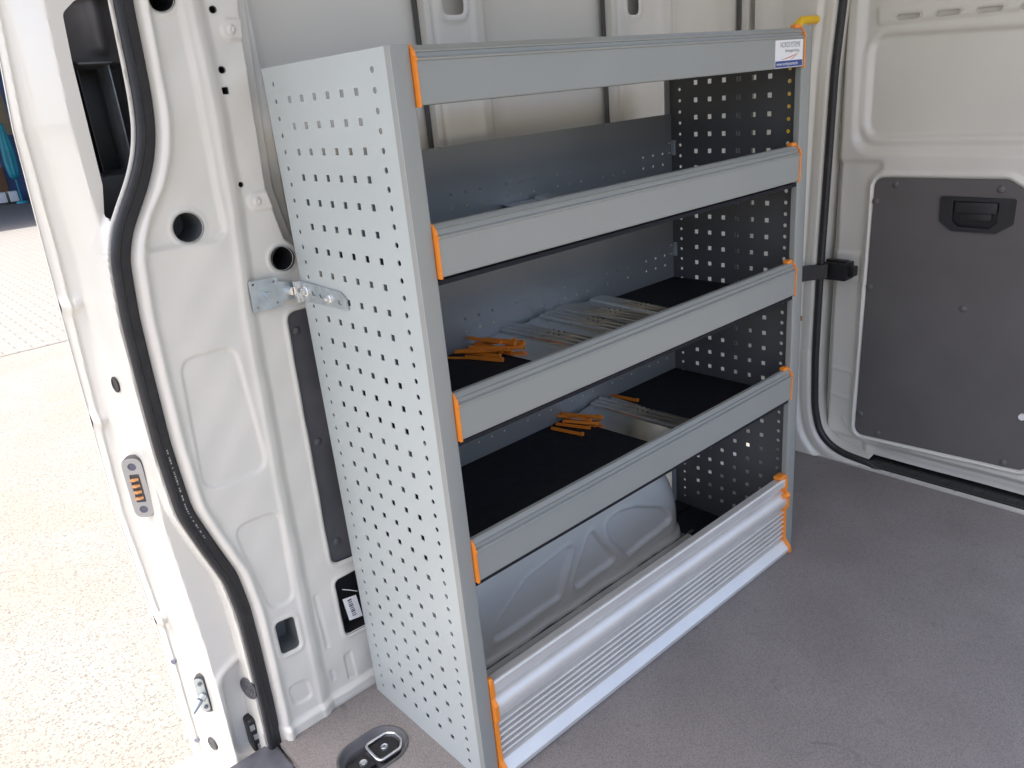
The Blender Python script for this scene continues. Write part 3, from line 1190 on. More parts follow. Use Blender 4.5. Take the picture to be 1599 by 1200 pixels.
for (u, v) in ((0.052, 0.811), (0.103, 0.765), (-0.200, 0.806), (0.103, 0.527), (-0.146, 0.498), (0.104, 0.136), (0.048, 0.088), (-0.287, 0.093)):
    bm = bmesh.new()
    bm_dome(bm, (1.5815, u, v), (-1, 0, 0), 0.0095, 0.005)
    bmo('rivet', bm, 'trim_board', tb, 60)
hb = plate('handle_bezel', round_poly([(-0.064, 0.786), (-0.237, 0.784), (-0.236, 0.722), (-0.200, 0.698), (-0.098, 0.699), (-0.066, 0.723)], 0.008, 4),
           lambda u, v, d: (1.5815 - d, u, v), 0.006, 'bezel_plastic', None, 0.002,
           holes=[[(-0.097, 0.776), (-0.202, 0.774), (-0.202, 0.724), (-0.184, 0.709), (-0.112, 0.711), (-0.096, 0.726)]])
dchild(hb)
ob = mesh('handle_well', [(1.578, -0.096, 0.777), (1.578, -0.203, 0.775), (1.578, -0.203, 0.708), (1.578, -0.096, 0.709),
                          (1.5895, -0.096, 0.777), (1.5895, -0.203, 0.775), (1.5895, -0.203, 0.708), (1.5895, -0.096, 0.709)],
          [(4, 5, 6, 7), (0, 1, 5, 4), (1, 2, 6, 5), (2, 3, 7, 6), (3, 0, 4, 7)], 'black_plastic', None)
ob.parent = hb
bm = bmesh.new()
bm_box(bm, (1.5745, -0.198, 0.746), (1.5805, -0.101, 0.773), 0.002)
bm_box(bm, (1.583, -0.185, 0.727), (1.588, -0.113, 0.745), 0.002)
o = bmo('pull_handle', bm, 'bezel_plastic', None, 40)
o.parent = hb
bm = bmesh.new()
bm_cyl(bm, (1.5815, -0.315, 0.233), (1.577, -0.315, 0.233), 0.0095, 0.0085, 20)
o = bmo('cable_plug', bm, 'white_label', None, 40)
o.parent = tb
# check strap: arm to the pillar and its housing on the door
cs = box('strap_housing', (1.528, 0.150, 0.548), (1.579, 0.218, 0.598), 'black_plastic', None, 0.003)
dchild(cs)
tag(cs, 'black check strap reaching from the door to the pillar')
o = box('strap_tip', (1.545, 0.136, 0.558), (1.575, 0.151, 0.586), 'black_plastic', cs, 0.003)
bm = bmesh.new()
bm_box(bm, (1.540, 0.156, 0.596), (1.560, 0.214, 0.6045), 0.002)
bmo('strap_lip', bm, 'black_plastic', cs, 40)
bm = bmesh.new()
A = [(1.515, 0.196, 0.556), (1.515, 0.196, 0.596), (1.530, 0.205, 0.596), (1.530, 0.205, 0.556)]
B = [(1.462, 0.268, 0.546), (1.462, 0.268, 0.590), (1.474, 0.276, 0.590), (1.474, 0.276, 0.546)]
va = [bm.verts.new(v) for v in A]
vb = [bm.verts.new(v) for v in B]
for i in range(4):
    j = (i + 1) % 4
    bm.faces.new((va[i], va[j], vb[j], vb[i]))
bm.faces.new(va)
bm.faces.new(vb[::-1])
bmo('strap_arm', bm, 'black_plastic', cs)

dchild(box('outer_skin', (1.655, -0.61, -0.10), (1.675, 0.60, 1.80), 'van_paint', None, 0.002))  # unseen backing behind the door, added to stop light leaking past the frame

# yellow grab handle on the rear pillar
gh = empty('grab_handle', (1.42, 0.262, 0.95))
tag(gh, 'yellow tubular grab handle behind the top rear corner of the rack', 'handle')
bm = bmesh.new()
pts = [(1.490, 0.248, 1.236), (1.470, 0.2490, 1.236)]
for k in range(9):
    a = math.radians(k * 90 / 8)
    pts.append((1.436 - 0.026 * math.sin(a), 0.2505 + 0.010 * (k / 8), 1.210 + 0.026 * math.cos(a)))
pts += [(1.410, 0.262, 1.10), (1.410, 0.263, 1.02)]
for k in range(9):
    a = math.radians(k * 90 / 8)
    pts.append((1.410 + 0.002 * k / 8, 0.289 - 0.026 * math.cos(a), 0.986 - 0.026 * math.sin(a)))
pts += [(1.440, 0.330, 0.960)]
bm_tube(bm, pts, 0.0105, 14)
o = bmo('grip_tube', bm, 'yellow_plastic', None, 60)
o.parent = gh
o.matrix_parent_inverse = Matrix.Translation((-1.42, -0.262, -0.95))

# ================================================================== SHELVING RACK
W, H, D = 1.015, 1.2025, 0.356
rack = empty('shelving_rack', (0, 0, 0))
tag(rack, 'grey metal van shelving rack with perforated sides and four orange capped rails', 'shelving rack')


def perforated(name, x, flange_dir, m):
    """perforated side sheet with folded front flange"""
    V, F = [], []
    key = {}

    def v(y, z):
        k = (round(y, 5), round(z, 5))
        if k not in key:
            key[k] = len(V)
            V.append((0, k[0], k[1]))
        return key[k]

    def quad(y0, y1, z0, z1):
        F.append((v(y0, z0), v(y1, z0), v(y1, z1), v(y0, z1)))

    def cell(y0, y1, z0, z1, hole):
        n = len(hole)
        # outer ring sampled at the same angles as the hole
        yc, zc = sum(h[0] for h in hole) / n, sum(h[1] for h in hole) / n
        out = []
        for hy, hz in hole:
            dy, dz = hy - yc, hz - zc
            t = 1e9
            if dy > 1e-9:
                t = min(t, (y1 - yc) / dy)
            if dy < -1e-9:
                t = min(t, (y0 - yc) / dy)
            if dz > 1e-9:
                t = min(t, (z1 - zc) / dz)
            if dz < -1e-9:
                t = min(t, (z0 - zc) / dz)
            out.append((yc + dy * t, zc + dz * t))
        cor = {(y0, z0), (y1, z0), (y1, z1), (y0, z1)}
        for i in range(n):
            j = (i + 1) % n
            a, b = out[i], out[j]
            f = [v(*hole[i]), v(*hole[j]), v(*b)]
            # corner between a and b
            for c in cor:
                on_a = abs(a[0] - c[0]) < 1e-7 or abs(a[1] - c[1]) < 1e-7
                on_b = abs(b[0] - c[0]) < 1e-7 or abs(b[1] - c[1]) < 1e-7
                same = (abs(a[0] - b[0]) < 1e-7) or (abs(a[1] - b[1]) < 1e-7)
                if on_a and on_b and not same and max(abs(a[0] - c[0]) + abs(a[1] - c[1]), 1e-9) > 1e-6 and max(abs(b[0] - c[0]) + abs(b[1] - c[1]), 1e-9) > 1e-6:
                    f.append(v(*c))
                    break
            f.append(v(*a))
            F.append(tuple(f))

    yf, ys, ybk = 0.0452, 0.0906, 0.3255
    zk, zs = 1.178, 1.1539
    bands = [(0.0, yf - 0.012, 'solid'), (yf - 0.012, yf + 0.012, 'front'), (yf + 0.012, ys - 0.019, 'solid'),
             (ys - 0.019, ys - 0.019 + 6 * 0.038, 'square'), (ys - 0.019 + 6 * 0.038, ybk - 0.012, 'solid'),
             (ybk - 0.012, ybk + 0.012, 'back'), (ybk + 0.012, D, 'solid')]
    for y0, y1, kind in bands:
        if kind == 'solid':
            quad(y0, y1, 0, H)
        elif kind in ('front', 'back'):
            yc = (y0 + y1) / 2
            n = 47
            top = zk + 0.0125
            quad(y0, y1, top, H)
            for k in range(n):
                zc = zk - 0.025 * k
                r = 0.0043 if kind == 'front' else 0.0037
                cell(y0, y1, zc - 0.0125, zc + 0.0125, [(yc + r * math.cos(a), zc + r * math.sin(a)) for a in [math.pi * 2 * (i + .5) / 12 for i in range(12)]])
            quad(y0, y1, 0, zk - 0.025 * (n - 1) - 0.0125)
        else:
            top = zs + 0.019
            n = 30
            for c in range(6):
                a = y0 + c * 0.038
                quad(a, a + 0.038, top, H)
                for r in range(n):
                    zc = zs - 0.038 * r
                    s = 0.0050
                    yc = a + 0.019
                    cell(a, a + 0.038, zc - 0.019, zc + 0.019, [(yc - s, zc - s), (yc + s, zc - s), (yc + s, zc + s), (yc - s, zc + s)])
                quad(a, a + 0.038, 0, zs - 0.038 * (n - 1) - 0.019)
    t = 0.0015 * flange_dir
    # give the sheet thickness: copy the faces, then wall the boundary of every hole
    nV = len(V)
    V2 = [(x, a, b) for _, a, b in V] + [(x + t, a, b) for _, a, b in V]
    F2 = []
    for f in F:
        F2.append(tuple(f))
        F2.append(tuple(i + nV for i in reversed(f)))
    cnt = {}
    for f in F:
        for i in range(len(f)):
            a, b = f[i], f[(i + 1) % len(f)]
            cnt[(min(a, b), max(a, b))] = cnt.get((min(a, b), max(a, b)), 0) + 1
    for (a, b), c in cnt.items():
        if c == 1:
            la = math.hypot(V[a][1] - V[b][1], V[a][2] - V[b][2])
            if la < 0.012 or (V[a][2] == V[b][2] and V[a][2] in (0, H)):
                F2.append((a, b, b + nV, a + nV))
    o = mesh(name, V2, F2, m, rack)
    me = o.data
    bm = bmesh.new()
    bm.from_mesh(me)
    bmesh.ops.recalc_face_normals(bm, faces=bm.faces)
    bm.to_mesh(me)
    bm.free()
    return o


PL = perforated('side_panel', 0.0, 1, 'rack_paint')
tag(PL, 'near perforated side panel in bright light')
PR = perforated('side_panel', W, -1, 'rack_paint_shaded')
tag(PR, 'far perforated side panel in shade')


def flange(x0, x1, parent):
    """front fold of the side sheet with a short return lip"""
    s = 1 if x1 > x0 else -1
    r = 0.003
    prof = []
    # outline in (x, y): bend, front face, return
    outer = [(x0, 0.012)] + [(x0 + s * r * (1 - math.cos(a)), r - r * math.sin(a)) for a in [math.pi / 2 * k / 4 for k in range(5)]]
    outer += [(x1 - s * r * (1 - math.cos(a)), r - r * math.sin(a)) for a in [math.pi / 2 * (4 - k) / 4 for k in range(5)]]
    outer += [(x1, 0.014)]
    t = 0.0015
    inner = [(x1 - s * t, 0.014), (x1 - s * t, r + t * .6), (x1 - s * (r + .5 * t), t), (x0 + s * (r + .5 * t), t), (x0 + s * t, r + t * .6), (x0 + s * t, 0.012)]
    pr = outer + inner
    n = len(pr)
    V = [(x, y - 0.0005, 0.0) for x, y in pr] + [(x, y - 0.0005, H) for x, y in pr]
    F = [(i, (i + 1) % n, n + (i + 1) % n, n + i) for i in range(n)]
    bm = bmesh.new()
    vs = [bm.verts.new(q) for q in V]
    for f in F:
        bm.faces.new([vs[i] for i in f])
    c1 = bm.faces.new(vs[:n])
    c2 = bm.faces.new(vs[n:])
    bm.normal_update()
    bmesh.ops.triangulate(bm, faces=[c1, c2])
    return bmo('front_flange', bm, 'rail_paint', parent, 40)


flange(-0.0006, 0.0300, PL)
flange(W + 0.0006, 0.9795, PR)
for P_, x0, x1 in ((PL, 0.0016, 0.020), (PR, W - 0.0016, W - 0.020)):
    lo, hi = min(x0, x1), max(x0, x1)
    box('back_flange', (lo, D - 0.0018, 0.0), (hi, D - 0.0002, H), 'rack_paint', P_, 0)

# ---- rails
RAILS = [1.1290, 0.9050, 0.6590, 0.4110]
PROF = [(-0.0040, 0.0008), (-0.0048, 0.0025), (-0.0048, 0.0530), (-0.0068, 0.0542), (-0.0072, 0.0560), (-0.0062, 0.0572),
        (-0.0012, 0.0580), (-0.0008, 0.0632), (-0.0032, 0.0642), (-0.0034, 0.0656), (-0.0005, 0.0664), (0.0040, 0.0715), (0.0060, 0.0725),
        (0.0125, 0.0725), (0.0140, 0.0712), (0.0140, 0.0600), (0.0126, 0.0600), (0.0126, 0.0700), (0.0060, 0.0700), (0.0020, 0.0640),
        (-0.0020, 0.0560), (-0.0022, 0.0015), (0.012, 0.0012), (0.012, 0.0)]
rails = []
for i, z in enumerate(RAILS):
    r = extrude_profile('rail', [(y, zz_ + z) for y, zz_ in PROF], 0.0338, 0.9762, 'rail_paint', rack, 25)
    rails.append(r)
    capp = [(-0.0062, -0.0012), (-0.0064, 0.0528), (-0.0085, 0.0545), (-0.0088, 0.0568), (-0.0058, 0.0590), (-0.0048, 0.0650),
            (0.0020, 0.0725), (0.0050, 0.0742), (0.0150, 0.0742), (0.0150, 0.0580), (0.0035, 0.0560), (0.0035, -0.0012)]
    extrude_profile('end_cap', [(y, zz_ + z) for y, zz_ in capp], 0.0302, 0.0342, 'orange_plastic', r, 25)
    extrude_profile('end_cap', [(y, zz_ + z) for y, zz_ in capp], 0.9758, 0.9798, 'orange_plastic', r, 25)
    box('cap_clip', (0.9585, 0.0030, z + 0.0715), (0.9765, 0.0165, z + 0.0790), 'orange_plastic', r, 0.002, 3)
tag(rails[0], 'topmost rail with a white maker sticker at its far end')

# ---- trays, mats and back sheets
HX = []
for gq in (0.046, 0.189, 0.332, 0.475, 0.618, 0.761, 0.904):
    HX += [gq, gq + 0.0365, gq + 0.073]
for i, z in enumerate(RAILS):
    zt = z - 0.0075
    if i == 0:
        zt = z + 0.004
    tr = box('shelf_tray', (0.0020, 0.0150, zt - 0.0025), (W - 0.0020, 0.3495, zt), 'tray_paint', rack, 0)
    bm = bmesh.new()
    bm_box(bm, (0.0040, 0.0030, zt + 0.0002), (W - 0.0040, 0.3490, zt + 0.0032), 0.0008)
    bm_box(bm, (0.0040, 0.0030, zt - 0.0040), (W - 0.0040, 0.0140, zt + 0.0010), 0.0008)
    bmo('shelf_mat', bm, 'mat_black', tr, 40)
    if i == 0:
        continue
    # perforated back sheet: a strip split into cells round each hole
    zb, ztop = zt, zt + 0.1515
    bm = bmesh.new()
    yb = 0.3500
    rows = [z + 0.032, z + 0.057]
    xe = [0.0022] + sorted(set([round(x - 0.012, 4) for x in HX] + [round(x + 0.012, 4) for x in HX])) + [W - 0.0022]

    def q4(x0, x1, z0, z1):
        if x1 - x0 > 1e-4 and z1 - z0 > 1e-4:
            bm.faces.new([bm.verts.new(p) for p in ((x0, yb, z0), (x1, yb, z0), (x1, yb, z1), (x0, yb, z1))])
    q4(0.0022, W - 0.0022, zb, rows[0] - 0.0125)
    q4(0.0022, W - 0.0022, rows[1] + 0.0125, ztop)
    last = 0.0022
    for x in HX:
        q4(last, x - 0.012, rows[0] - 0.0125, rows[1] + 0.0125)
        for zr in rows:
            n = 10
            hole = [(x + 0.0027 * math.cos(2 * math.pi * (k + .5) / n), zr + 0.0027 * math.sin(2 * math.pi * (k + .5) / n)) for k in range(n)]
            sq = []
            for hx, hz in hole:
                dx, dz = hx - x, hz - zr
                t = min(0.012 / abs(dx) if abs(dx) > 1e-9 else 1e9, 0.0125 / abs(dz) if abs(dz) > 1e-9 else 1e9)
                sq.append((x + dx * t, zr + dz * t))
            for k in range(n):
                j = (k + 1) % n
                a, b = sq[k], sq[j]
                pts = [hole[k], a]
                if abs(a[0] - b[0]) > 1e-6 and abs(a[1] - b[1]) > 1e-6:
                    pts.append((x + math.copysign(0.012, a[0] - x + b[0] - x), zr + math.copysign(0.0125, a[1] - zr + b[1] - zr)))
                pts += [b, hole[j]]
                bm.faces.new([bm.verts.new((p[0], yb, p[1])) for p in pts][::-1])
        last = x + 0.012
    q4(last, W - 0.0022, rows[0] - 0.0125, rows[1] + 0.0125)
    bmesh.ops.remove_doubles(bm, verts=bm.verts, dist=1e-5)
    bs_ = bmo('back_sheet', bm, 'tray_paint', rack)
    bs_['label'] = 'grey back sheet with rows of small holes'
    box('sheet_lip', (0.0022, 0.3485, ztop - 0.0004), (W - 0.0022, 0.3515, ztop + 0.0012), 'tray_paint', bs_, 0)
    for zz_ in (0.055, 0.078):
        bm = bmesh.new()
        bm_dome(bm, (W - 0.012, 0.3495, z + zz_), (0, -1, 0), 0.004, 0.0025, 10, 3)
        bmo('sheet_rivet', bm, 'zinc', bs_, 50)
    box('corner_tab', (W - 0.0075, 0.338, z + 0.050), (W - 0.0018, 0.3495, z + 0.085), 'rack_paint', bs_, 0.001)

# ---- bottom sill profile
prof = [(0.006, 0.2030), (0.0030, 0.2045), (0.0000, 0.2035), (-0.0015, 0.2005), (-0.0015, 0.1835), (0.0010, 0.1815), (0.0100, 0.1805), (0.0105, 0.1680)]
for k in range(13):                                                   # convex bullnose
    a = math.radians(80 - k * 160 / 12)
    prof.append((0.0120 - 0.0190 * math.cos(a), 0.1435 + 0.0245 * math.sin(a)))
prof += [(0.0095, 0.1190), (0.0095, 0.1150)]
zc = 0.1150
for k in range(6):                                                    # six ribs
    prof += [(0.0125, zc - 0.0006), (0.0010, zc - 0.0016), (-0.0010, zc - 0.0030), (-0.0010, zc - 0.0048), (0.0010, zc - 0.0058), (0.0130, zc - 0.0062), (0.0130, zc - 0.0128)]
    zc -= 0.0132
prof += [(0.0060, 0.0345), (-0.0010, 0.0320), (-0.0150, 0.0175), (-0.0165, 0.0150), (-0.0165, 0.0075), (-0.0145, 0.0060), (-0.0120, 0.0055), (-0.0120, 0.0004),
         (0.030, 0.0004), (0.030, 0.004), (0.0165, 0.006), (0.0165, 0.196), (0.018, 0.198), (0.018, 0.2030)]
sp_ = extrude_profile('sill_profile', prof, 0.0380, 0.9727, 'alu', rack, 22)
tag(sp_, 'ribbed bright aluminium sill profile along the floor')
capo = [(0.020, 0.2060), (-0.0030, 0.2075), (-0.0045, 0.1800), (-0.0020, 0.1720), (-0.0095, 0.1600), (-0.0095, 0.1280), (-0.0030, 0.1160), (-0.0035, 0.0420),
        (-0.0060, 0.0340), (-0.0190, 0.0190), (-0.0200, 0.0040), (-0.0120, 0.0006), (0.020, 0.0006)]
for x0, x1 in ((0.0305, 0.0385), (0.9722, 0.9800)):
    extrude_profile('end_cap', capo, x0, x1, 'orange_plastic', sp_, 25)
box('cap_clip', (0.9520, -0.0005, 0.2042), (0.9800, 0.0200, 0.2130), 'orange_plastic', sp_, 0.003, 3)
box('cap_clip', (0.0300, -0.004, 0.2005), (0.0375, 0.012, 0.2155), 'orange_plastic', sp_, 0.003, 3)
bm = bmesh.new()
bm_cyl(bm, (0.9725, -0.0075, 0.163), (0.9600, -0.0075, 0.163), 0.0085, 0.0065, 16)
bmo('cap_clip', bm, 'orange_plastic', sp_, 40)

# ---- maker sticker on the top rail
stz0, stz1, stx0, stx1 = 1.1305, 1.1800, 0.8700, 0.9705
sk = box('maker_sticker', (stx0, -0.0056, stz0), (stx1, -0.00485, stz1), 'white_label', rack, 0)
tag(sk, 'white sticker with dark lettering, orange swoosh and blue band')
box('sticker_band', (stx0 + .0005, -0.0060, stz0 + 0.0010), (stx1 - .0015, -0.00565, stz0 + 0.0125), 'label_blue', sk, 0)


def smat(x, y, z):
    return Matrix.Translation((x, y, z)) @ Matrix.Rotation(math.pi / 2, 4, 'X')


text_mesh('lettering', 'NORDSYSTEME', 0.0135, 'label_grey', sk, smat(stx0 + 0.0165, -0.00575, stz0 + 0.0365), xscale=0.80)
text_mesh('lettering', 'Fahrzeugeinrichtung', 0.0082, 'label_ink', sk, smat(stx0 + 0.0350, -0.00575, stz0 + 0.0278), xscale=0.78)
text_mesh('lettering', 'www.nordsysteme.de', 0.0088, 'white_label', sk, smat(stx0 + 0.0040, -0.00615, stz0 + 0.0043), xscale=1.0)


def swoosh(pts, w):
    V, F = [], []
    n = len(pts)
    for i, (x, z) in enumerate(pts):
        ww = w * math.sin(math.pi * (i + .3) / n)
        V += [(x, -0.00578, z - ww), (x, -0.00578, z + ww)]
    for i in range(n - 1):
        F.append((2 * i, 2 * i + 2, 2 * i + 3, 2 * i + 1))
    mesh('swoosh', V, F, 'label_red', sk)


swoosh([(stx0 + 0.018 + 0.066 * t, stz0 + 0.0150 + 0.010 * t ** 1.6) for t in np.linspace(0, 1, 16)], 0.0009)
swoosh([(stx0 + 0.052 + 0.030 * t, stz0 + 0.0140 + 0.010 * t ** 1.4) for t in np.linspace(0, 1, 12)], 0.0007)

# ================================================================== wall bracket
wb = empty('wall_bracket', (-0.058, 0.374, 0.856))
tag(wb, 'galvanised steel bracket tying the rack side panel to the pillar', 'bracket')
binv = Matrix.Translation((0.058, -0.374, -0.856))


def bchild(o):
    o.parent = wb
    o.matrix_parent_inverse = binv
    return o


hp = [cpoly(x, z, 0.0022, 10) for x, z in ((-0.077, 0.876), (-0.041, 0.874), (-0.041, 0.838), (-0.076, 0.837))]
bchild(plate('fixing_plate', round_poly([(-0.084, 0.883), (-0.034, 0.881), (-0.033, 0.872), (-0.006, 0.868), (-0.006, 0.836), (-0.030, 0.838), (-0.032, 0.829), (-0.085, 0.830)], 0.003, 3),
             lambda u, v, d: (u, 0.3745 - d, v), 0.0025, 'zinc', None, 0.0005, holes=hp))
bm = bmesh.new()
bm_cyl(bm, (-0.058, 0.372, 0.855), (-0.058, 0.3705, 0.855), 0.0100, None, 24)
bm_cyl(bm, (-0.058, 0.3705, 0.855), (-0.058, 0.3640, 0.855), 0.0065, 0.0060, 6)
bchild(bmo('hex_bolt', bm, 'zinc', None, 40))
so = [round_poly([(y0, z0 + .0035), (y0 - .013, z0 + .0025), (y0 - .013, z0 - .0045), (y0, z0 - .0035)], 0.003, 3) for y0, z0 in ((0.318, 0.8525), (0.293, 0.8515), (0.234, 0.8485))]
bchild(plate('bracket_arm', round_poly([(0.3725, 0.868), (0.336, 0.869), (0.222, 0.8655), (0.206, 0.856), (0.203, 0.838), (0.3725, 0.836)], 0.004, 3),
             lambda u, v, d: (-0.0012 - d, u, v), 0.0022, 'zinc', None, 0.0004, holes=so))
bm = bmesh.new()
bm_box(bm, (-0.0150, 0.3480, 0.8340), (-0.0036, 0.3580, 0.8705), 0.001)
bchild(bmo('clamp_bar', bm, 'chrome', None, 40))
for y0, z0 in ((0.337, 0.853), (0.262, 0.850)):
    bm = bmesh.new()
    bm_cyl(bm, (-0.0034, y0, z0), (-0.0048, y0, z0), 0.0092, None, 20)
    bm_cyl(bm, (-0.0048, y0, z0), (-0.0095, y0, z0), 0.0066, 0.006, 6)
    bm_cyl(bm, (-0.0095, y0, z0), (-0.0130, y0, z0), 0.003, None, 10)
    bchild(bmo('hex_bolt', bm, 'chrome', None, 40))
bm = bmesh.new()
bm_cyl(bm, (-0.016, 0.372, 0.853), (-0.016, 0.360, 0.853), 0.008, 0.007, 8)
bchild(bmo('hex_bolt', bm, 'chrome', None, 40))

# ================================================================== floor tie-down
td = empty('tie_down', (-0.098, 0.219, 0.0))
tag(td, 'recessed oval cargo tie-down with chrome ring in the floor', 'tie-down')
tinv = Matrix.Translation((0.098, -0.219, 0))


def tchild(o):
    o.parent = td
    o.matrix_parent_inverse = tinv
    return o


bm = bmesh.new()
rings = [(1.07, 0.0004), (1.06, 0.0022), (1.0, 0.0026), (0.95, 0.001), (0.90, -0.006), (0.80, -0.010), (0.75, -0.014), (0.70, -0.026)]
prev = None
for k, z in rings:
    hw = 0.047 * k
    cur = []
    for q in range(40):
        a = math.pi * 2 * (q + .5) / 40
        cur.append(bm.verts.new((-0.098 + math.copysign(0.0205, math.cos(a)) + hw * math.cos(a), 0.219 + hw * math.sin(a), z)))
    if prev:
        for i in range(40):
            j = (i + 1) % 40
            bm.faces.new((prev[i], prev[j], cur[j], cur[i]))
    prev = cur
bm.faces.new(prev)
tchild(bmo('recess_bowl', bm, 'charcoal_plastic', None, 60))
rp = round_poly([(-0.098, 0.252), (-0.050, 0.250), (-0.038, 0.236), (-0.038, 0.212), (-0.052, 0.196), (-0.098, 0.197)], 0.012, 5)
bm = bmesh.new()
bm_tube(bm, [(x, y, -0.009 - 0.05 * 0) for x, y in rp], 0.0035, 10, True)
tchild(bmo('lashing_ring', bm, 'chrome', None, 60))
o = plate('clamp_tongue', round_poly([(-0.092, 0.246), (-0.052, 0.244), (-0.044, 0.232), (-0.044, 0.216), (-0.054, 0.202), (-0.092, 0.203)], 0.006, 3), lambda u, v, d: (u, v, -0.022 + d), 0.010, 'black_plastic', None, 0.001)
tchild(o)
tchild(box('clamp_tongue', (-0.150, 0.203, -0.025), (-0.103, 0.240, -0.013), 'black_plastic', None, 0.003))
for x, y in ((-0.071, 0.224), (-0.120, 0.220)):
    bm = bmesh.new()
    bm_cyl(bm, (x, y, -0.0125), (x, y, -0.0095), 0.0085, 0.0075, 20)
    bm_tube(bm, [(x + 0.0055 * math.cos(2 * math.pi * k / 16), y + 0.0055 * math.sin(2 * math.pi * k / 16), -0.0092) for k in range(16)], 0.0013, 6, True)
    tchild(bmo('screw', bm, 'chrome', None, 40))

# ================================================================== loose dividers on the shelves
def divider(label, loc, rot, width, length, group):
    """extruded aluminium plate: flat web with three beads along one long edge, lying down"""
    w, L_ = width, length
    up = [(0, 0.0020)]
    n = 3
    for k in range(n):
        c = w - 0.040 + k * 0.0155
        for q in range(7):
            a = math.pi * q / 6
            up.append((c - 0.0062 * math.cos(a), 0.0020 + 0.0078 * math.sin(a)))
    up += [(w, 0.0020)]
    lo_ = [(w, 0.0), (0, 0.0)]
    pr = up + lo_
    m_ = len(pr)
    bm = bmesh.new()
    va = [bm.verts.new((x, 0, z)) for x, z in pr]
    vb = [bm.verts.new((x, L_, z)) for x, z in pr]
    for i in range(m_):
        j = (i + 1) % m_
        bm.faces.new((va[i], va[j], vb[j], vb[i]))
    f1 = bm.faces.new(va)
    f2 = bm.faces.new(vb)
    bm.normal_update()
    bmesh.ops.triangulate(bm, faces=[f1, f2])
    e = empty('divider_plate', loc)
    e.rotation_euler = rot
    tag(e, label, 'divider', group)
    o = bmo('plate', bm, 'alu_bright', e, 35)
    for k in range(2):
        for q in range(3):
            c = w - 0.040 + 0.0155 * (1 if k == 0 else 2)
            bm = bmesh.new()
            yy = L_ * 0.42 + q * 0.014
            bm_cyl(bm, (c, yy, 0.0090), (c, yy, 0.0101), 0.0022, None, 10)
            bmo('drilled_hole', bm, 'label_ink', e)
    return e


M3, M4, M2 = 0.6547, 0.4067, 0.9007
G3 = 'aluminium dividers lying on the second shelf from the bottom rail up'
divider('aluminium divider plate beside the orange clips on the middle mat, nearest of four', (0.350, 0.090, M3 + 0.0010), (0, math.radians(-6), math.radians(3)), 0.130, 0.255, 'dividers on the middle shelf')
divider('second aluminium divider plate from the orange clips on the middle mat', (0.440, 0.075, M3 + 0.012), (0, math.radians(-3), math.radians(0)), 0.130, 0.262, 'dividers on the middle shelf')
divider('third aluminium divider plate from the orange clips on the middle mat', (0.515, 0.080, M3 + 0.016), (0, math.radians(-1), math.radians(4)), 0.130, 0.262, 'dividers on the middle shelf')
divider('aluminium divider plate farthest from the orange clips on the middle mat', (0.575, 0.075, M3 + 0.021), (0, math.radians(2.5), math.radians(-4)), 0.130, 0.262, 'dividers on the middle shelf')
divider('aluminium divider plate lying in front of the orange clips on the lower mat', (0.605, 0.075, M4 + 0.0010), (0, math.radians(-5.0), math.radians(3)), 0.125, 0.262, 'dividers on the lower shelf')
divider('aluminium divider plate underneath the other one on the lower mat', (0.625, 0.078, M4 + 0.0008), (0, math.radians(-1), math.radians(-2)), 0.110, 0.255, 'dividers on the lower shelf')
divider('aluminium divider plate leaning on the back sheet of the upper shelf', (0.430, 0.10, M2 + 0.006), (math.radians(3.5), 0, math.radians(-6)), 0.130, 0.250, 'dividers on the upper shelf')

# orange clips: one mesh, copied
def clip_mesh():
    bm = bmesh.new()
    bm_box(bm, (-0.0035, -0.043, 0.0), (0.0035, 0.043, 0.0035), 0.0010)
    bm_box(bm, (-0.0014, -0.042, 0.0030), (0.0014, 0.042, 0.0068), 0.0006)
    bm_box(bm, (-0.0034, -0.0435, 0.0030), (0.0034, -0.0370, 0.0080), 0.0010)
    me = bpy.data.meshes.new('end_clip')
    bmesh.ops.recalc_face_normals(bm, faces=bm.faces)
    bm.to_mesh(me)
    bm.free()
    me.materials.append(MAT['orange_plastic'])
    return me


CM = clip_mesh()


def clip(x, y, z, a, tx, label, group, ry=0.0):
    o = bpy.data.objects.new('end_clip', CM)
    o.location = (x, y, z)
    o.rotation_euler = (math.radians(tx), math.radians(ry), math.radians(a))
    tag(o, label, 'clip', group)
    link(o)


LB3 = 'small orange plastic end clip in the pile on the middle mat beside the dividers'
for x, y, dz, a, tx, ry in ((0.300, 0.262, 0.0005, 20, 0, 0), (0.283, 0.300, 0.0005, 32, 0, 90), (0.316, 0.285, 0.0005, 15, 0, 0), (0.330, 0.300, 0.0005, 25, 0, 0),
                            (0.346, 0.288, 0.007, 18, 3, 0), (0.345, 0.262, 0.010, 38, 0, 40), (0.325, 0.275, 0.012, 28, 2, 0), (0.362, 0.300, 0.011, 40, -3, 60),
                            (0.338, 0.305, 0.020, 12, 0, 20), (0.372, 0.285, 0.013, 30, 4, 0), (0.352, 0.275, 0.018, 8, -2, 10), (0.308, 0.295, 0.008, 40, 0, 0),
                            (0.360, 0.268, 0.017, 24, 3, 70)):
    clip(x, y, M3 + dz, a, tx, LB3, 'orange clips piled on the middle shelf', ry)
LB4 = 'small orange plastic end clip in the pile on the lower mat beside the dividers'
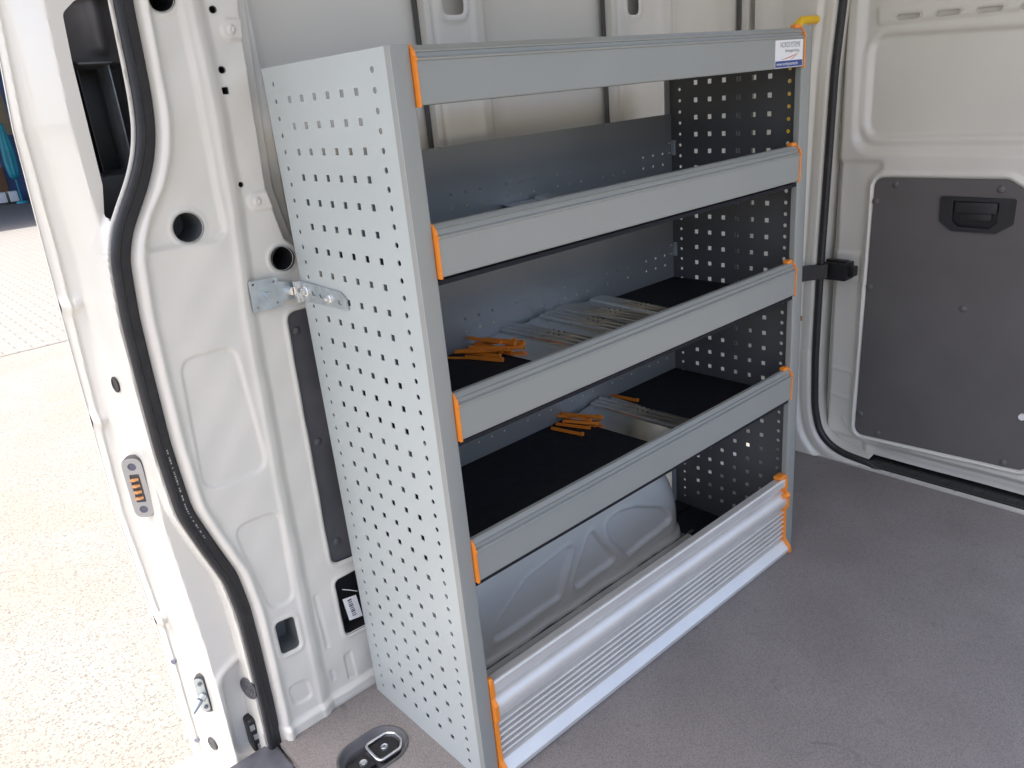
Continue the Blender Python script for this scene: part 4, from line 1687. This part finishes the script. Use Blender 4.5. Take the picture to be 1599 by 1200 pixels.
for x, y, dz, a, tx, ry in ((0.536, 0.290, 0.0005, 12, 0, 0), (0.566, 0.300, 0.0005, 20, 0, 0), (0.575, 0.285, 0.009, 26, 0, 30), (0.590, 0.300, 0.0005, 10, 0, 0),
                            (0.590, 0.315, 0.011, 34, 2, 0), (0.600, 0.295, 0.014, 22, 0, 50), (0.582, 0.306, 0.016, 6, 0, 20), (0.606, 0.310, 0.009, 28, 0, 0)):
    clip(x, y, M4 + dz, a, tx, LB4, 'orange clips piled on the lower shelf', ry)
clip(0.762, 0.318, M4 + 0.0005, 8, 0, 'lone orange end clip by the back sheet behind the lower divider', None)

# ================================================================== far things seen past the pillar
sh = empty('storage_shed', (4.2, 27, GZ))
tag(sh, 'blue storage shed far across the yard', 'shed')


def far(name, lo, hi, m, parent, bev=0.02):
    o = box(name, lo, hi, m, None, bev)
    if parent is not None:
        o.parent = parent
        o.matrix_parent_inverse = Matrix.Translation([-c for c in parent.location])
    return o


far('wall', (0.5, 29.0, GZ), (9.0, 33, 5.5), 'cream_wall', sh)
far('roof', (-3.0, 18.2, 3.3), (9.3, 33.2, 3.5), 'shed_blue', sh)  # runs far forward, out of view, to throw shade on the yard
for x in (0.6, 4.26, 8.8):
    far('post', (x, 24.6, GZ), (x + 0.22, 24.8, 3.2), 'shed_blue', sh)
far('side_wall', (5.4, 24.8, GZ), (8.8, 29, 3.2), 'shed_blue', sh)
far('counter', (2.3, 26.4, GZ), (4.05, 26.9, 0.35), 'brown_box', sh)
far('door', (4.05, 26.45, GZ), (5.4, 26.6, 1.2), 'shed_blue', sh)
for k, x in enumerate((3.55, 3.84)):
    o = far('storage_box', (x, 25.4, GZ + 0.06), (x + 0.22, 25.7, GZ + 0.34), 'white_label', None)
    tag(o, ('pale box on the ground under the far shed roof, left of the parasol', 'pale box on the ground under the far shed roof, right below the parasol')[k], 'box', 'pale boxes under the shed')
tl = bmesh.new()
prev = None
for k in range(19):
    t = k / 18
    z = 0.02 + 1.5 * t
    r = 0.03 + 0.115 * math.sin(math.pi * (0.12 + 0.88 * t) ** 0.85) ** 0.8 if 0 < k < 18 else 0.03
    cur = [tl.verts.new((4.075 + 0.03 * t + r * (1 + 0.12 * math.cos(8 * a)) * math.cos(a), 25.2 + r * (1 + 0.12 * math.cos(8 * a)) * math.sin(a), z))
           for a in [2 * math.pi * q / 32 for q in range(32)]]
    if prev:
        for q in range(32):
            tl.faces.new((prev[q], prev[(q + 1) % 32], cur[(q + 1) % 32], cur[q]))
    else:
        tl.faces.new(cur[::-1])
    prev = cur
tl.faces.new(prev)
bm_cyl(tl, (4.075, 25.2, GZ), (4.08, 25.2, 0.1), 0.022, None, 10)
bm_cyl(tl, (4.075, 25.2, GZ), (4.075, 25.2, GZ + 0.06), 0.16, 0.14, 16)
o = bmo('furled_parasol', tl, 'teal', None, 60)
tag(o, 'furled teal parasol standing by the far blue shed', 'parasol')
